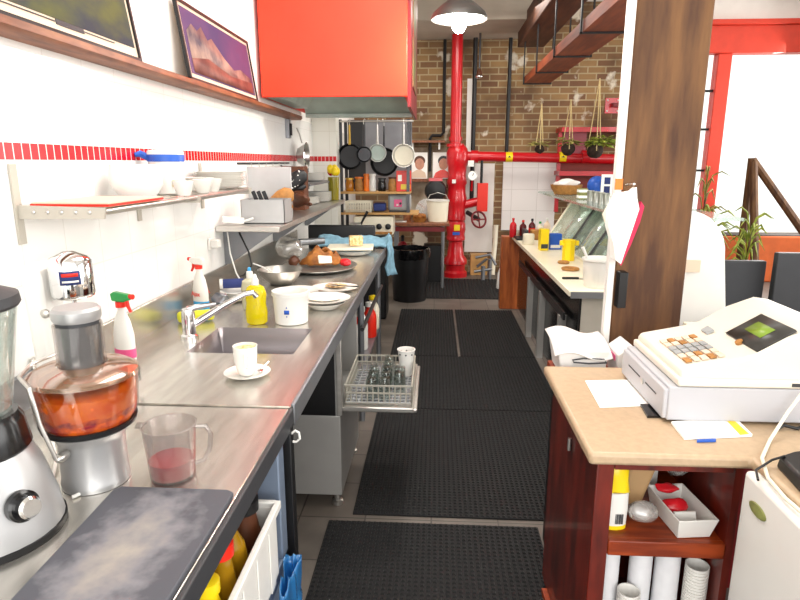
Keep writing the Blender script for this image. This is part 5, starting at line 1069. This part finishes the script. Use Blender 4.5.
pts = [(-.3, .6), (-.3, 1.3), (-.18, 1.36)]+[(.02+.2*math.cos(a), 1.13+.22*math.sin(a)) for a in [PI/2-k*PI/2/8 for k in range(9)]]+[(.29, .6)]
ob(B().prism(pts, 'y', -.015, .02), 'board_face', M['white'], t, bevel=.006)
ob(B().box(-.28, .1, -.03, -.016, 1.05, 1.11), 'label_strip', M['mount'], t)
ob(B().prism([(-.3, 0), (-.25, 0), (-.25, .6), (-.3, .6)], 'y', -.01, .02).box(.22, .28, -.01, .02, 0, .6), 'leg', M['white'], t)
t = T('steel_tray', 'grey steel tray on the side table behind the timber post', 'tray', (1.35, 2.55, .8305)); ob(B().box(-.16, .14, -.18, .18, 0, .012), 'tray_body', M['steel_dull'], t, bevel=.003); ob(B().box(-.16, .14, -.18, -.17, .0, .03), 'tray_lip', M['steel'], t)
t = T('napkin_holder', 'small white napkin block with a stub on top behind the register', 'napkin block', (1.42, 2.62, .8305)); t.location = (1.56, 2.55, .8305); ob(B().box(-.06, .05, -.05, .05, 0, .09), 'block', M['cream'], t, bevel=.01); ob(B().cyl((-.03, 0, .09), (-.035, 0, .115), .007), 'stub', M['gray_plastic'], t)
for k, (m_, lab) in enumerate((('white', 'white pen leaning out behind the register at the right'), ('blue', 'blue and white pen lying behind the register at the right'))):
    t = T('pen', lab, 'pen', (1.74+.02*k, 2.5-.03*k, .85), (0, 0, 0)); ob(B().tube([(-.05, 0, .08-.03*k), (.06, 0, .0)], .006, 8), 'barrel', M[m_], t); ob(B().tube([(-.07, 0, .094-.03*k), (-.05, 0, .08-.03*k)], [.004, .006], 8), 'pen_cap', M['navy'], t)
t = T('planter', 'terracotta planter box standing in front of the shopfront window', 'planter', (4.6, 8.35, 0))
ob(B().prism([(-.8, 0), (1.6, 0), (1.7, .62), (-.85, .62)], 'y', -.2, .2), 'planter_body', M['terracotta'], t, bevel=.02); ob(B().box(-.8, 1.65, -.18, .18, .6, .63), 'soil', M['coir'], t)
def spiky(lab, x, y, z0, h, n_, m_='leaf', seed=0):
    t = T('potted_plant', lab, 'plant', (x, y, z0)); rr = random.Random(seed); b = B()
    for k in range(n_):
        a = rr.random()*2*PI; l_ = .16+.17*rr.random(); zz = h*(.45+.55*rr.random()); pts = [(0, 0, zz*.85), (.25*l_*math.cos(a), .25*l_*math.sin(a), zz+.04), (.6*l_*math.cos(a), .6*l_*math.sin(a), zz+.09), (l_*math.cos(a), l_*math.sin(a), zz+.04-.1*rr.random())]
        b.tube(pts, [.005, .01, .011, .002], 5)
    ob(b, 'leaves', M[m_], t); ob(B().tube([(0, 0, .0), (.01, 0, h*.9)], [.02, .012], 8), 'stem', M['brown'], t)
    ob(B().lathe([(.1, -.0), (.14, .2), (.15, .21), (.13, .21), (.09, .02)], n=20), 'pot', M['terracotta'], t)
q = P(712, 205, y=7.2); spiky('spiky green potted plant beside the arched board at the window', q.x, q.y, 0.001, 1.0, 40, seed=3)
q = P(708, 170, y=8.1); spiky('tall dry brown topped plant behind the timber post at the window', q.x, q.y, 0.001, 1.45, 22, 'leaf_dry', 5)
q = P(752, 215, y=6.7); spiky('wide leafed plant reaching right before the bright window', q.x, q.y, 0.001, 1.0, 24, seed=9)
ap = P(752, 158, y=7.9)
t = T('easel', 'rustic timber A shaped frame standing before the bright window', 'easel', (ap.x, 7.9, 0))
zt = ap.z; e1 = P(740, 258, y=7.9); e2 = P(806, 236, y=7.8)
for pts in ([(0, 0, zt), (e1.x-ap.x, 0, e1.z), (1.9*(e1.x-ap.x), 0, 0)], [(0, -.02, zt-.02), (e2.x-ap.x, -.1, e2.z), (1.5*(e2.x-ap.x), -.15, 0)], [(0, -.05, zt-.05), (.02, -.45, 0)]):
    ob(B().tube(pts, .05, 8).crumple(.008, 9), 'pole', M['post_wood'], t)
